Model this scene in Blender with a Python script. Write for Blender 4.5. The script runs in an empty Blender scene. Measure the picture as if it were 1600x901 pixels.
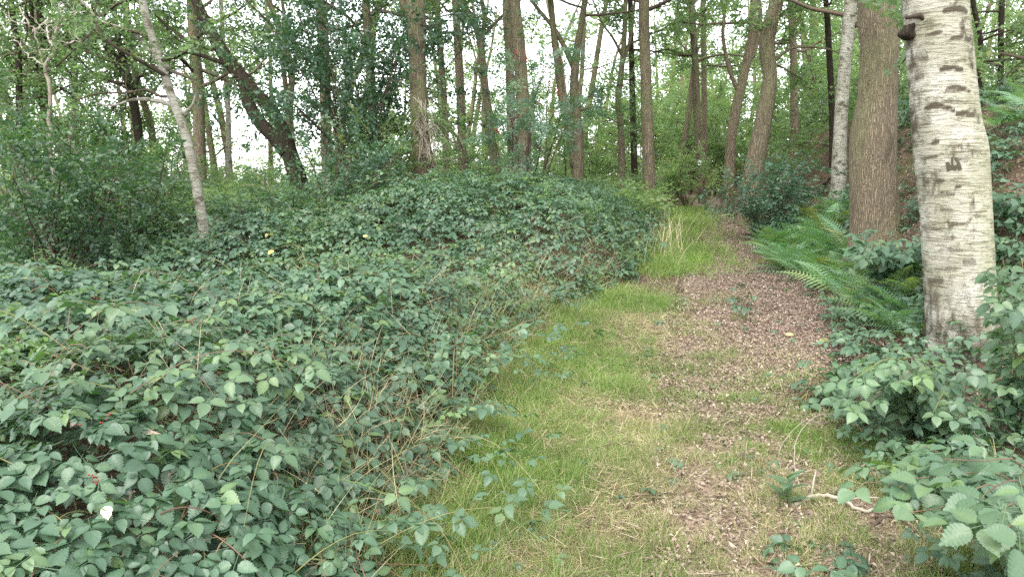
import bpy, math
import numpy as np
from math import radians, sin, cos, pi

C = bpy.context.scene.collection
SC = bpy.context.scene
rng = np.random.default_rng(11)

# ------------------------------------------------------------------ camera, light, exposure
CAM = np.array([0.0, 0.0, 1.6]); PITCH = radians(8.2); FPX = 1186.0
cd = bpy.data.cameras.new('camera'); cam = bpy.data.objects.new('camera', cd); C.objects.link(cam)
cam.location = CAM; cam.rotation_euler = (radians(90) - PITCH, 0, 0)
cd.sensor_width = 36.0; cd.lens = FPX / 1600 * 36.0; cd.clip_start = 0.05; cd.clip_end = 1000
SC.camera = cam

SUN_EL, SUN_AZ = radians(58), radians(200)          # high, from behind the camera on the right
w = bpy.data.worlds.new('World'); SC.world = w; w.use_nodes = True
nt = w.node_tree; bg = nt.nodes['Background']
sky = nt.nodes.new('ShaderNodeTexSky'); sky.sky_type = 'NISHITA'; sky.sun_disc = False
sky.sun_elevation = SUN_EL; sky.sun_rotation = SUN_AZ
sky.air_density = 1.0; sky.dust_density = 1.2; sky.ozone_density = 1.0
hs = nt.nodes.new('ShaderNodeHueSaturation'); hs.inputs['Saturation'].default_value = 0.22
nt.links.new(sky.outputs[0], hs.inputs['Color']); nt.links.new(hs.outputs[0], bg.inputs['Color'])
bg.inputs['Strength'].default_value = 0.15
sl = bpy.data.lights.new('sun', 'SUN'); so = bpy.data.objects.new('sun', sl); C.objects.link(so)
sl.energy = 0.7; sl.angle = radians(40); sl.color = (1.0, 0.95, 0.86)
# Blender sky: sun_rotation turns clockwise from +Y
so.rotation_euler = (radians(90) - SUN_EL, 0, pi - SUN_AZ)
so.location = (0, 0, 20)
vs = SC.view_settings; vs.view_transform = 'Standard'; vs.look = 'None'; vs.gamma = 1; vs.use_curve_mapping = False
vs.exposure = 2.32
cy = SC.cycles
cy.max_bounces = 9; cy.diffuse_bounces = 7; cy.glossy_bounces = 2; cy.transmission_bounces = 6
cy.transparent_max_bounces = 4; cy.caustics_reflective = False; cy.caustics_refractive = False
cy.use_denoising = False
try: SC.render.use_persistent_data = False
except Exception: pass

# ------------------------------------------------------------------ projection helpers
cp, sp_ = cos(PITCH), sin(PITCH)
def at(px, py, Y):
    """world point at forward distance Y seen at photo pixel (px, py)"""
    u = (px - 800) / FPX; v = (450.5 - py) / FPX
    f = cp + v * sp_; up = v * cp - sp_
    k = Y / f
    return np.array([u * k, Y, CAM[2] + up * k])
def mpp(Y): return Y / FPX          # metres per photo pixel

# ------------------------------------------------------------------ noise
def _h(i, j, k, s):
    n = (i.astype(np.int64) * 374761393 + j.astype(np.int64) * 668265263 + k.astype(np.int64) * 2147483647 + s * 974634777) & 0xffffffff
    n = ((n ^ (n >> 13)) * 1274126177) & 0xffffffff
    n = (n ^ (n >> 16)) & 0xffff
    return n / 65535.0
def vn(x, y, z=None, s=0):
    x = np.asarray(x, float); y = np.asarray(y, float) + 0 * x
    z = np.zeros_like(x) if z is None else np.asarray(z, float) + 0 * x
    x0, y0, z0 = np.floor(x), np.floor(y), np.floor(z)
    fx, fy, fz = x - x0, y - y0, z - z0
    fx, fy, fz = [t * t * (3 - 2 * t) for t in (fx, fy, fz)]
    r = 0
    for a in (0, 1):
        for b in (0, 1):
            for c in (0, 1):
                r = r + _h(x0 + a, y0 + b, z0 + c, s) * (fx if a else 1 - fx) * (fy if b else 1 - fy) * (fz if c else 1 - fz)
    return r * 2 - 1
def fbm(x, y, z=None, s=0, o=4):
    x = np.asarray(x, float); r = 0; a = 1.0; t = 0
    z = 0 * x if z is None else z
    for k in range(o):
        r = r + a * vn(x * 2 ** k, np.asarray(y) * 2 ** k, np.asarray(z) * 2 ** k, s + k); t += a; a *= 0.5
    return r / t
def sst(a, b, x):
    t = np.clip((np.asarray(x, float) - a) / (b - a), 0, 1); return t * t * (3 - 2 * t)

# ------------------------------------------------------------------ terrain
PY_ = np.array([-8, 0, 3, 5, 7, 9.7, 13, 17.5, 22, 26, 32, 60])
PX_ = np.array([0.6, 0.8, 1.15, 1.65, 2.3, 3.1, 3.75, 4.75, 5.6, 5.9, 5.6, 4])
def smooth_tab(xs, ys, n=2400, k=120):
    g = np.linspace(xs[0], xs[-1], n); v = np.interp(g, xs, ys)
    v = np.convolve(np.pad(v, k, mode='edge'), np.ones(2 * k + 1) / (2 * k + 1), 'valid'); return g, v
_pg, _pv = smooth_tab(PY_, PX_, k=30)
def xpath(y): return np.interp(y, _pg, _pv)
_bg, _bv = smooth_tab(np.array([-20, 3, 9, 16, 22, 30, 45, 80, 200, 400]), np.array([-.05, 0, .3, .8, 1.0, 1.2, 1.25, 1.0, 0.4, 0]), n=8000, k=40)
def ground(x, y):
    x = np.asarray(x, float); y = np.asarray(y, float)
    z = np.interp(y, _bg, _bv)
    s = x - xpath(y)
    bank = 2.1 * sst(0.75, 3.3, s + 0.35 * fbm(x * .5, y * .5, s=5)) + 0.12 * np.clip(s - 3.3, 0, 12)
    bank = bank * sst(4.4, 8.8, y) * (1 - 0.65 * sst(20, 34, y)) * (1 - sst(60, 160, y))
    left = np.clip(-x - 3, 0, 30) * -0.012 * sst(4, 14, y)
    z = z + bank + left + 0.05 * fbm(x * .7, y * .7, s=2) + 0.018 * fbm(x * 4, y * 4, s=3) * (np.abs(x) < 30)
    return z
def ghit(px, py):
    """ground point under a photo pixel"""
    u = (px - 800) / FPX; v = (450.5 - py) / FPX
    f = cp + v * sp_; up = v * cp - sp_
    t = np.linspace(1.0, 70, 6000)
    z = CAM[2] + up / f * t; g = ground(u / f * t, t)
    i = np.argmax(z < g)
    return np.array([u / f * t[i], t[i], g[i]])

# ------------------------------------------------------------------ mesh helpers
class G:
    """collects vertices, triangles and a random tint per piece"""
    def __init__(s): s.v = []; s.f = []; s.r = []; s.n = 0
    def add(s, v, f, r=None):
        v = np.asarray(v, float).reshape(-1, 3); f = np.asarray(f, np.int64).reshape(-1, 3)
        s.v.append(v); s.f.append(f + s.n); s.n += len(v)
        s.r.append(np.full(len(v), 0.5) if r is None else np.broadcast_to(np.asarray(r, float), (len(v),)).copy())
    def arrays(s):
        if not s.v: return np.zeros((0, 3)), np.zeros((0, 3), int), np.zeros(0)
        return np.vstack(s.v), np.vstack(s.f), np.concatenate(s.r)

def make_mesh(name, v, f, r, mat, smooth=True, extra=None):
    me = bpy.data.meshes.new(name)
    me.vertices.add(len(v)); me.vertices.foreach_set('co', np.ascontiguousarray(v, np.float32).ravel())
    me.loops.add(len(f) * 3); me.loops.foreach_set('vertex_index', np.ascontiguousarray(f, np.int32).ravel())
    me.polygons.add(len(f)); me.polygons.foreach_set('loop_start', np.arange(0, len(f) * 3, 3, dtype=np.int32))
    if not smooth: me.polygons.foreach_set('use_smooth', np.zeros(len(f), bool))
    a = me.attributes.new('rnd', 'FLOAT', 'POINT'); a.data.foreach_set('value', np.ascontiguousarray(r, np.float32))
    for k, val in (extra or {}).items():
        a = me.attributes.new(k, 'FLOAT', 'POINT'); a.data.foreach_set('value', np.ascontiguousarray(val, np.float32))
    me.update(calc_edges=True); me.materials.append(mat)
    return me
def obj(name, g, mat, parent=None, smooth=True, extra=None, origin=None):
    v, f, r = g.arrays() if isinstance(g, G) else g
    o0 = np.zeros(3)
    if parent is not None: o0 = np.array(parent.location)
    elif origin is not None: o0 = np.asarray(origin, float)
    me = make_mesh(name, v - o0, f, r, mat, smooth, extra)
    o = bpy.data.objects.new(name, me); C.objects.link(o)
    if parent is not None: o.parent = parent
    else: o.location = o0
    return o
def thing(name, label, cat, loc, group=None):
    o = bpy.data.objects.new(name, None); C.objects.link(o); o.location = [float(q) for q in loc]
    o.empty_display_size = 0.2
    return tag(o, label, cat, group)
def tag(o, label, cat, group=None, kind=None):
    o['label'] = label; o['category'] = cat
    if group: o['group'] = group
    if kind: o['kind'] = kind
    return o
def struct(name, g, mat, extra=None):
    o = obj(name, g, mat, extra=extra); o['kind'] = 'structure'; return o

def nrm(a): return a / (np.linalg.norm(a, axis=-1, keepdims=True) + 1e-12)
def frames(n, yaw):
    """rotation matrices whose Z is n, Y axis turned by yaw about it"""
    n = nrm(n); N = len(n)
    h = np.stack([np.cos(yaw), np.sin(yaw), np.zeros(N)], 1)
    y = h - n * np.sum(h * n, 1, keepdims=True); y = nrm(y)
    x = np.cross(y, n)
    return np.stack([x, y, n], 2)
def frames_dir(d, roll_n):
    """rotation matrices whose Y is d and Z is as near roll_n as can be"""
    y = nrm(d); z = nrm(roll_n - y * np.sum(roll_n * y, 1, keepdims=True)); x = np.cross(y, z)
    return np.stack([x, y, z], 2)
def scatter(g, tv, tf, pos, R, sc, rnd, tr=None):
    N = len(pos)
    if N == 0: return
    sc = np.broadcast_to(np.asarray(sc, float), (N,))
    v = np.einsum('nij,vj->nvi', R, tv) * sc[:, None, None] + pos[:, None, :]
    f = tf[None] + (np.arange(N) * len(tv))[:, None, None]
    r = np.repeat(np.asarray(rnd, float)[:, None], len(tv), 1)
    if tr is not None: r = np.clip(r + tr[None] * (r < .8), 0, 1)
    g.add(v.reshape(-1, 3), f.reshape(-1, 3), r.ravel())

def resample(P, n):
    P = np.asarray(P, float); m = len(P)
    d = np.concatenate([[0], np.cumsum(np.linalg.norm(np.diff(P[:, :3], axis=0), axis=1))])
    Q = np.vstack([2 * P[0] - P[1], P, 2 * P[-1] - P[-2]])
    s = np.linspace(0, d[-1], n); out = np.zeros((n, P.shape[1]))
    i = np.clip(np.searchsorted(d, s, side='right') - 1, 0, m - 2)
    t = ((s - d[i]) / (d[i + 1] - d[i] + 1e-9))[:, None]
    a, b, c, e = Q[i], Q[i + 1], Q[i + 2], Q[i + 3]
    return 0.5 * (2 * b + (c - a) * t + (2 * a - 5 * b + 4 * c - e) * t ** 2 + (3 * b - a - 3 * c + e) * t ** 3)
def tube(g, P, R, k=6, rnd=0.5, lump=0.0, seed=0, cap=True, fn=None):
    P = np.asarray(P, float); n = len(P); R = np.broadcast_to(np.asarray(R, float), (n,))
    T = nrm(np.gradient(P, axis=0)); ref = np.array([1.0, 0, 0]) if abs(T[0][0]) < .9 else np.array([0, 1.0, 0])
    U = np.zeros((n, 3)); u = ref - T[0] * (ref @ T[0]); u /= np.linalg.norm(u)
    for i in range(n):
        u = u - T[i] * (u @ T[i]); u = u / (np.linalg.norm(u) + 1e-12); U[i] = u
    V = np.cross(T, U)
    a = np.arange(k) * 2 * pi / k
    rr = np.repeat(R[:, None], k, 1)
    if lump:
        L = np.arange(n)[:, None] * 0.35 + 0 * a
        rr = rr * (1 + lump * fbm(np.cos(a)[None] * 1.2 + 0 * L, np.sin(a)[None] * 1.2 + 0 * L, L, s=seed, o=3))
    if fn is not None: rr = fn(rr, a, P)
    v = P[:, None] + (np.cos(a)[None, :, None] * U[:, None] + np.sin(a)[None, :, None] * V[:, None]) * rr[:, :, None]
    i = np.arange(n - 1)[:, None]; j = np.arange(k)[None]; j2 = (j + 1) % k
    q = np.stack([i * k + j, i * k + j2, (i + 1) * k + j2, (i + 1) * k + j], -1).reshape(-1, 4)
    f = np.vstack([q[:, [0, 1, 2]], q[:, [0, 2, 3]]])
    v = v.reshape(-1, 3)
    if cap:
        v = np.vstack([v, P[-1:], P[:1]])
        t = np.stack([(n - 1) * k + np.arange(k), (n - 1) * k + (np.arange(k) + 1) % k, np.full(k, n * k)], 1)
        b = np.stack([(np.arange(k) + 1) % k, np.arange(k), np.full(k, n * k + 1)], 1)
        f = np.vstack([f, t, b])
    g.add(v, f, rnd)
    return U, V
def wander(p, d, L, n=6, wig=0.25, up=0.0, r=rng):
    """a wiggly polyline from p along d"""
    P = [np.array(p, float)]; d = d / np.linalg.norm(d)
    for _ in range(n):
        d = d + r.normal(0, wig, 3); d[2] += up; d = d / np.linalg.norm(d)
        P.append(P[-1] + d * L / n)
    return np.array(P)

# ------------------------------------------------------------------ materials
def mat_base(name):
    m = bpy.data.materials.new(name); m.use_nodes = True
    t = m.node_tree; return m, t, t.nodes['Principled BSDF'], t.nodes['Material Output']
def ramp(t, fac, stops):
    r = t.nodes.new('ShaderNodeValToRGB'); e = r.color_ramp.elements
    while len(e) < len(stops): e.new(0.5)
    for k, (p, c) in enumerate(stops): e[k].position = p; e[k].color = (*c, 1)
    t.links.new(fac, r.inputs[0]); return r.outputs[0]
def noise(t, vec, scale, detail=4, rough=.55, dist=0.0):
    n = t.nodes.new('ShaderNodeTexNoise'); n.inputs['Scale'].default_value = scale; n.inputs['Detail'].default_value = detail
    n.inputs['Roughness'].default_value = rough; n.inputs['Distortion'].default_value = dist
    if vec is not None: t.links.new(vec, n.inputs['Vector'])
    return n.outputs['Fac']
def geo_pos(t):
    return t.nodes.new('ShaderNodeNewGeometry').outputs['Position']
def obj_pos(t):
    return t.nodes.new('ShaderNodeTexCoord').outputs['Object']
def vscale(t, vec, s):
    m = t.nodes.new('ShaderNodeMapping'); m.inputs['Scale'].default_value = s; t.links.new(vec, m.inputs['Vector']); return m.outputs[0]
def attr(t, name):
    a = t.nodes.new('ShaderNodeAttribute'); a.attribute_name = name; return a.outputs['Fac']
def mix(t, a, b, fac, mode='MIX'):
    m = t.nodes.new('ShaderNodeMix'); m.data_type = 'RGBA'; m.blend_type = mode
    for s, i in ((a, 6), (b, 7)):
        if isinstance(s, tuple): m.inputs[i].default_value = (*s, 1)
        else: t.links.new(s, m.inputs[i])
    if isinstance(fac, float): m.inputs[0].default_value = fac
    else: t.links.new(fac, m.inputs[0])
    return m.outputs[2]
def math_(t, op, a, b=None):
    m = t.nodes.new('ShaderNodeMath'); m.operation = op
    for s, i in ((a, 0), (b, 1)):
        if s is None: continue
        if isinstance(s, (int, float)): m.inputs[i].default_value = s
        else: t.links.new(s, m.inputs[i])
    return m.outputs[0]
def maprange(t, v, a, b, c=0.0, d=1.0):
    m = t.nodes.new('ShaderNodeMapRange'); m.clamp = True
    for k, q in enumerate((a, b, c, d)): m.inputs[k + 1].default_value = q
    t.links.new(v, m.inputs[0]); return m.outputs[0]
def bump(t, h, p, strength, dist):
    b = t.nodes.new('ShaderNodeBump'); b.inputs['Strength'].default_value = strength; b.inputs['Distance'].default_value = dist
    t.links.new(h, b.inputs['Height']); t.links.new(b.outputs[0], p.inputs['Normal']); return b

def leaf_mat(name, stops, transl=0.35, rough=0.45, spec=0.4, tint=(1.25, 1.35, 0.55), var=0.35, veins=False):
    m, t, p, out = mat_base(name)
    col = ramp(t, attr(t, 'rnd'), stops)
    pos = geo_pos(t)
    n = noise(t, pos, 1.3, 3)
    f = maprange(t, n, 0.3, 0.7, 1 - var, 1 + var)
    col = mix(t, col, mix(t, (0, 0, 0), (1, 1, 1), f), 1.0, 'MULTIPLY') if False else col
    vm = t.nodes.new('ShaderNodeVectorMath'); vm.operation = 'SCALE'; t.links.new(col, vm.inputs[0]); t.links.new(f, vm.inputs['Scale'])
    col = vm.outputs[0]
    n2 = noise(t, pos, 60, 2)
    bump(t, n2, p, 0.25, 0.01)
    t.links.new(col, p.inputs['Base Color']); p.inputs['Roughness'].default_value = rough
    p.inputs['Specular IOR Level'].default_value = spec
    tr = t.nodes.new('ShaderNodeBsdfTranslucent')
    t.links.new(mix(t, col, tint, 1.0, 'MULTIPLY'), tr.inputs['Color'])
    mx = t.nodes.new('ShaderNodeMixShader'); mx.inputs[0].default_value = transl
    t.links.new(p.outputs[0], mx.inputs[1]); t.links.new(tr.outputs[0], mx.inputs[2]); t.links.new(mx.outputs[0], out.inputs['Surface'])
    return m
def plain_mat(name, stops, rough=0.8, scale=8.0, spec=0.2, use_attr=True, bumpd=0.0):
    m, t, p, out = mat_base(name)
    f = attr(t, 'rnd') if use_attr else noise(t, obj_pos(t), scale, 4)
    col = ramp(t, f, stops); t.links.new(col, p.inputs['Base Color'])
    p.inputs['Roughness'].default_value = rough; p.inputs['Specular IOR Level'].default_value = spec
    if bumpd: bump(t, noise(t, obj_pos(t), scale * 6, 4), p, 0.6, bumpd)
    return m
def bark_mat(name, dark, light, moss, moss_amt=0.5, scale=1.0, strength=0.9):
    m, t, p, out = mat_base(name)
    pos = obj_pos(t)
    v1 = vscale(t, pos, (36 * scale, 36 * scale, 2.3 * scale))
    vo = t.nodes.new('ShaderNodeTexVoronoi'); vo.feature = 'DISTANCE_TO_EDGE'; vo.inputs['Scale'].default_value = 1.0
    ns = noise(t, pos, 9 * scale, 3)
    mxv = t.nodes.new('ShaderNodeVectorMath'); mxv.operation = 'ADD'; t.links.new(v1, mxv.inputs[0])
    sc = t.nodes.new('ShaderNodeVectorMath'); sc.operation = 'SCALE'; sc.inputs['Scale'].default_value = 1.6
    cb = t.nodes.new('ShaderNodeCombineXYZ'); t.links.new(ns, cb.inputs[0]); t.links.new(ns, cb.inputs[1]); t.links.new(cb.outputs[0], sc.inputs[0])
    t.links.new(sc.outputs[0], mxv.inputs[1]); t.links.new(mxv.outputs[0], vo.inputs['Vector'])
    crack = maprange(t, vo.outputs['Distance'], 0.0, 0.28)
    fine = noise(t, vscale(t, pos, (60 * scale, 60 * scale, 14 * scale)), 1.0, 5, .65)
    h = math_(t, 'ADD', math_(t, 'MULTIPLY', crack, 0.7), math_(t, 'MULTIPLY', fine, 0.5))
    col = mix(t, dark, light, maprange(t, h, 0.05, 1.0))
    big = noise(t, vscale(t, pos, (2.2, 2.2, 0.9)), 1.0, 4)
    col = mix(t, col, mix(t, col, (0, 0, 0), .45), maprange(t, noise(t, vscale(t, pos, (5, 5, 1.6)), 1.0, 5, .7), .52, .7))
    col = mix(t, col, moss, math_(t, 'MULTIPLY', maprange(t, big, 0.45, 0.7), moss_amt))
    t.links.new(col, p.inputs['Base Color']); p.inputs['Roughness'].default_value = 0.9; p.inputs['Specular IOR Level'].default_value = 0.15
    bump(t, h, p, strength, 0.02)
    return m
def birch_mat(name, scale=1.0, marked=False, k=1.0):
    m, t, p, out = mat_base(name)
    pos = obj_pos(t)
    warp = noise(t, pos, 2.5, 2)
    # thin horizontal flakes and lenticels
    l1 = noise(t, vscale(t, pos, (5 * scale, 5 * scale, 75 * scale)), 1.0, 3, .6, 0.6)
    l2 = noise(t, vscale(t, pos, (9 * scale, 9 * scale, 150 * scale)), 1.0, 2, .5, 0.3)
    patch = noise(t, vscale(t, pos, (4 * scale, 4 * scale, 6 * scale)), 1.0, 5, .7)
    fine = noise(t, pos, 90, 4, .7)
    white = mix(t, (0.53 * k, 0.51 * k, 0.44 * k), (0.34 * k, 0.32 * k, 0.25 * k), maprange(t, warp, 0.35, 0.65))
    white = mix(t, white, (0.25 * k, 0.26 * k, 0.15 * k), math_(t, 'MULTIPLY', maprange(t, patch, 0.42, 0.7), 0.55))
    lines = math_(t, 'MAXIMUM', maprange(t, l1, 0.55, 0.61), math_(t, 'MULTIPLY', maprange(t, l2, 0.60, 0.66), 0.8))
    col = mix(t, white, (0.13, 0.105, 0.07), math_(t, 'MULTIPLY', math_(t, 'MULTIPLY', lines, maprange(t, patch, .38, .58, .12, 1.0)), 0.9))
    gm = t.nodes.new('ShaderNodeVectorMath'); gm.operation = 'SCALE'; t.links.new(col, gm.inputs[0]); t.links.new(maprange(t, math_(t, 'ADD', math_(t, 'MULTIPLY', fine, .6), math_(t, 'MULTIPLY', noise(t, vscale(t, pos, (14, 14, 40)), 1.0, 4, .7), .6)), .4, .8, .68, 1.16), gm.inputs['Scale']); col = gm.outputs[0]
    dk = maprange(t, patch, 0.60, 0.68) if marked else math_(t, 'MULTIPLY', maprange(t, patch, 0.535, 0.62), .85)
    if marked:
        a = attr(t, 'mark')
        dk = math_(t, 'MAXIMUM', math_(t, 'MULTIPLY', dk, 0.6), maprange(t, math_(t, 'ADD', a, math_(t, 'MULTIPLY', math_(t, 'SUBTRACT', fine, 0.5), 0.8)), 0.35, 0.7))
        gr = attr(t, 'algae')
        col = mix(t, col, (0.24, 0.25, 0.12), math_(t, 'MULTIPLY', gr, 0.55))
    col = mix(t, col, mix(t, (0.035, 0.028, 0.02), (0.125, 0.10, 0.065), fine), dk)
    t.links.new(col, p.inputs['Base Color']); p.inputs['Roughness'].default_value = 0.75; p.inputs['Specular IOR Level'].default_value = 0.2
    h = math_(t, 'SUBTRACT', math_(t, 'ADD', math_(t, 'MULTIPLY', l1, 0.6), math_(t, 'MULTIPLY', fine, 0.25)), math_(t, 'ADD', math_(t, 'MULTIPLY', lines, 0.35), math_(t, 'MULTIPLY', dk, 0.5)))
    bump(t, h, p, 0.9, 0.014)
    return m

M = {}
M['bramble'] = leaf_mat('bramble_leaf', [(0.0, (.050, .098, .056)), (.45, (.074, .140, .078)), (.80, (.108, .176, .086)), (.93, (.13, .205, .070)), (.975, (.19, .22, .06)), (1.0, (.36, .27, .08))], 0.28, 0.42, 0.6, (1.2, 1.5, .5), .18)
M['oak_leaf'] = leaf_mat('oak_leaf', [(0, (.075, .125, .058)), (.5, (.12, .185, .080)), (.85, (.165, .23, .105)), (1, (.22, .23, .08))], 0.5, 0.5, 0.45, (1.3, 1.5, .85), .35)
M['bright_leaf'] = leaf_mat('bright_leaf', [(0, (.115, .185, .085)), (.5, (.18, .265, .120)), (.85, (.24, .31, .13)), (1, (.33, .31, .13))], 0.55, 0.5, 0.4, (1.3, 1.45, .9), .3)
M['dark_leaf'] = leaf_mat('dark_leaf', [(0, (.034, .076, .046)), (.6, (.058, .115, .064)), (1, (.09, .155, .07))], 0.35, 0.4, 0.55, (1.2, 1.5, .5), .3)
M['blue_leaf'] = leaf_mat('blue_green_leaf', [(0, (.050, .100, .070)), (.6, (.080, .150, .095)), (1, (.12, .19, .10))], 0.32, 0.45, 0.5, (1.1, 1.5, .6), .25)
M['fern'] = leaf_mat('fern_frond', [(0, (.10, .195, .11)), (.6, (.165, .285, .155)), (.9, (.21, .32, .14)), (1, (.29, .28, .11))], 0.35, 0.5, 0.4, (1.2, 1.5, .5), .25)
M['grass'] = leaf_mat('grass_blade', [(0, (.10, .18, .045)), (.4, (.175, .275, .072)), (.7, (.24, .325, .095)), (.8, (.32, .31, .16)), (1, (.48, .42, .285))], 0.4, 0.5, 0.3, (1.2, 1.3, .5), .25)
M['straw'] = plain_mat('dry_straw', [(0, (.22, .16, .085)), (.6, (.40, .33, .19)), (1, (.58, .50, .33))], 0.7)
M['litter'] = plain_mat('dead_leaf', [(0, (.10, .070, .050)), (.35, (.20, .148, .112)), (.7, (.30, .238, .182)), (.9, (.39, .32, .25)), (1, (.43, .36, .28))], 0.75, spec=.3)
M['oak'] = bark_mat('oak_bark', (.058, .047, .032), (.240, .198, .132), (.16, .165, .080), .75, 1.3)
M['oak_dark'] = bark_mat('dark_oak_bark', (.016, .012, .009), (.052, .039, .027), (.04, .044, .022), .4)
M['oak_grey'] = bark_mat('grey_oak_bark', (.085, .068, .046), (.265, .212, .145), (.19, .19, .095), .6, 1.7)
M['birch'] = birch_mat('birch_bark', 1.0, True)
M['birch_thin'] = birch_mat('young_birch_bark', 1.6, False, .85)
M['birch_dull'] = birch_mat('dull_birch_bark', 1.3, False, .72)
M['twig'] = plain_mat('twig_bark', [(0, (.035, .025, .018)), (1, (.13, .10, .07))], 0.85, 14, use_attr=True)
M['dead'] = plain_mat('dead_wood', [(0, (.20, .17, .13)), (1, (.46, .41, .33))], 0.8, 14)
M['cane'] = plain_mat('bramble_cane', [(0, (.10, .050, .036)), (.5, (.16, .10, .06)), (.75, (.17, .18, .06)), (1, (.28, .22, .13))], 0.55, spec=.35)
M['berry'] = plain_mat('red_berry', [(0, (.16, .012, .010)), (1, (.36, .045, .025))], 0.35, spec=.5)

def ground_mat():
    m, t, p, out = mat_base('forest_floor')
    pos = geo_pos(t)
    a = noise(t, pos, 2.0, 5); b = noise(t, pos, 22, 6, .7); c = noise(t, pos, 90, 4, .7)
    vo = t.nodes.new('ShaderNodeTexVoronoi'); vo.inputs['Scale'].default_value = 38; t.links.new(pos, vo.inputs['Vector'])
    sep = t.nodes.new('ShaderNodeSeparateColor'); t.links.new(vo.outputs['Color'], sep.inputs[0])
    soil = mix(t, (.030, .023, .016), (.125, .088, .060), b)
    leafy = ramp(t, sep.outputs[0], [(0, (.05, .034, .024)), (.4, (.115, .078, .052)), (.8, (.19, .135, .093)), (1, (.28, .22, .155))])
    col = mix(t, soil, leafy, maprange(t, a, .3, .6))
    col = mix(t, col, (.10, .115, .035), math_(t, 'MULTIPLY', maprange(t, noise(t, pos, 1.1, 5), .5, .65), 0.35))
    t.links.new(col, p.inputs['Base Color']); p.inputs['Roughness'].default_value = 0.95; p.inputs['Specular IOR Level'].default_value = 0.1
    bump(t, math_(t, 'ADD', math_(t, 'ADD', b, math_(t, 'MULTIPLY', c, .4)), math_(t, 'MULTIPLY', vo.outputs['Distance'], .5)), p, 0.9, 0.03)
    return m
M['ground'] = ground_mat()
def path_mat():
    m, t, p, out = mat_base('leaf_strewn_path')
    pos = geo_pos(t)
    vo = t.nodes.new('ShaderNodeTexVoronoi'); vo.inputs['Scale'].default_value = 45; t.links.new(pos, vo.inputs['Vector'])
    sep = t.nodes.new('ShaderNodeSeparateColor'); t.links.new(vo.outputs['Color'], sep.inputs[0])
    col = ramp(t, sep.outputs[0], [(0, (.10, .064, .048)), (.4, (.19, .13, .098)), (.8, (.29, .21, .165)), (1, (.38, .30, .24))])
    col = mix(t, col, (.055, .035, .026), maprange(t, noise(t, pos, 16, 5, .7), .5, .7))
    t.links.new(col, p.inputs['Base Color']); p.inputs['Roughness'].default_value = 0.9; p.inputs['Specular IOR Level'].default_value = 0.15
    bump(t, math_(t, 'ADD', vo.outputs['Distance'], noise(t, pos, 70, 4)), p, 0.8, 0.02)
    return m
M['path'] = path_mat()

# ------------------------------------------------------------------ ground and path
def axis(lo, hi, n, k):
    s = np.linspace(-1, 1, n); v = np.sinh(s * k) / np.sinh(k)
    return np.where(v < 0, v * -lo, v * hi)
gx = axis(-300, 300, 460, 6.0) + 1.0
gy = axis(-30, 420, 620, 5.5) + 5
X, Y = np.meshgrid(gx, gy)
Z = ground(X, Y)
g = G(); n1, n2 = X.shape
i = (np.arange(n1 - 1)[:, None] * n2 + np.arange(n2 - 1)[None]).ravel()
g.add(np.stack([X.ravel(), Y.ravel(), Z.ravel()], 1), np.vstack([np.stack([i, i + 1, i + n2 + 1], 1), np.stack([i, i + n2 + 1, i + n2], 1)]))
struct('ground', g, M['ground'])
PW_Y = np.array([-2, 3, 5, 7, 9.7, 13, 17, 22, 30]); PW_W = np.array([.5, .55, .6, .8, .9, .65, .52, .45, .4])
def pwidth(y): return np.interp(y, PW_Y, PW_W)
ys = np.linspace(1.0, 30, 600); ts = np.linspace(-1, 1, 31)
YY = np.repeat(ys[:, None], 31, 1); TT = np.repeat(ts[None], 600, 0)
wl = pwidth(YY) * (1 + .3 * vn(YY * 1.3, 0 * YY + 3.3, s=31) + .12 * vn(YY * 5, 0 * YY, s=33)); wr = pwidth(YY) * (1 + .3 * vn(YY * 1.1, 0 * YY + 9.3, s=32))
XX = xpath(YY) + TT * np.where(TT < 0, wl, wr)
ZZ = ground(XX, YY) + 0.022 - 0.07 * sst(.82, 1.0, np.abs(TT))
g = G(); i = (np.arange(599)[:, None] * 31 + np.arange(30)[None]).ravel()
g.add(np.stack([XX.ravel(), YY.ravel(), ZZ.ravel()], 1), np.vstack([np.stack([i, i + 1, i + 32], 1), np.stack([i, i + 32, i + 31], 1)]))
struct('path', g, M['path'])

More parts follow.
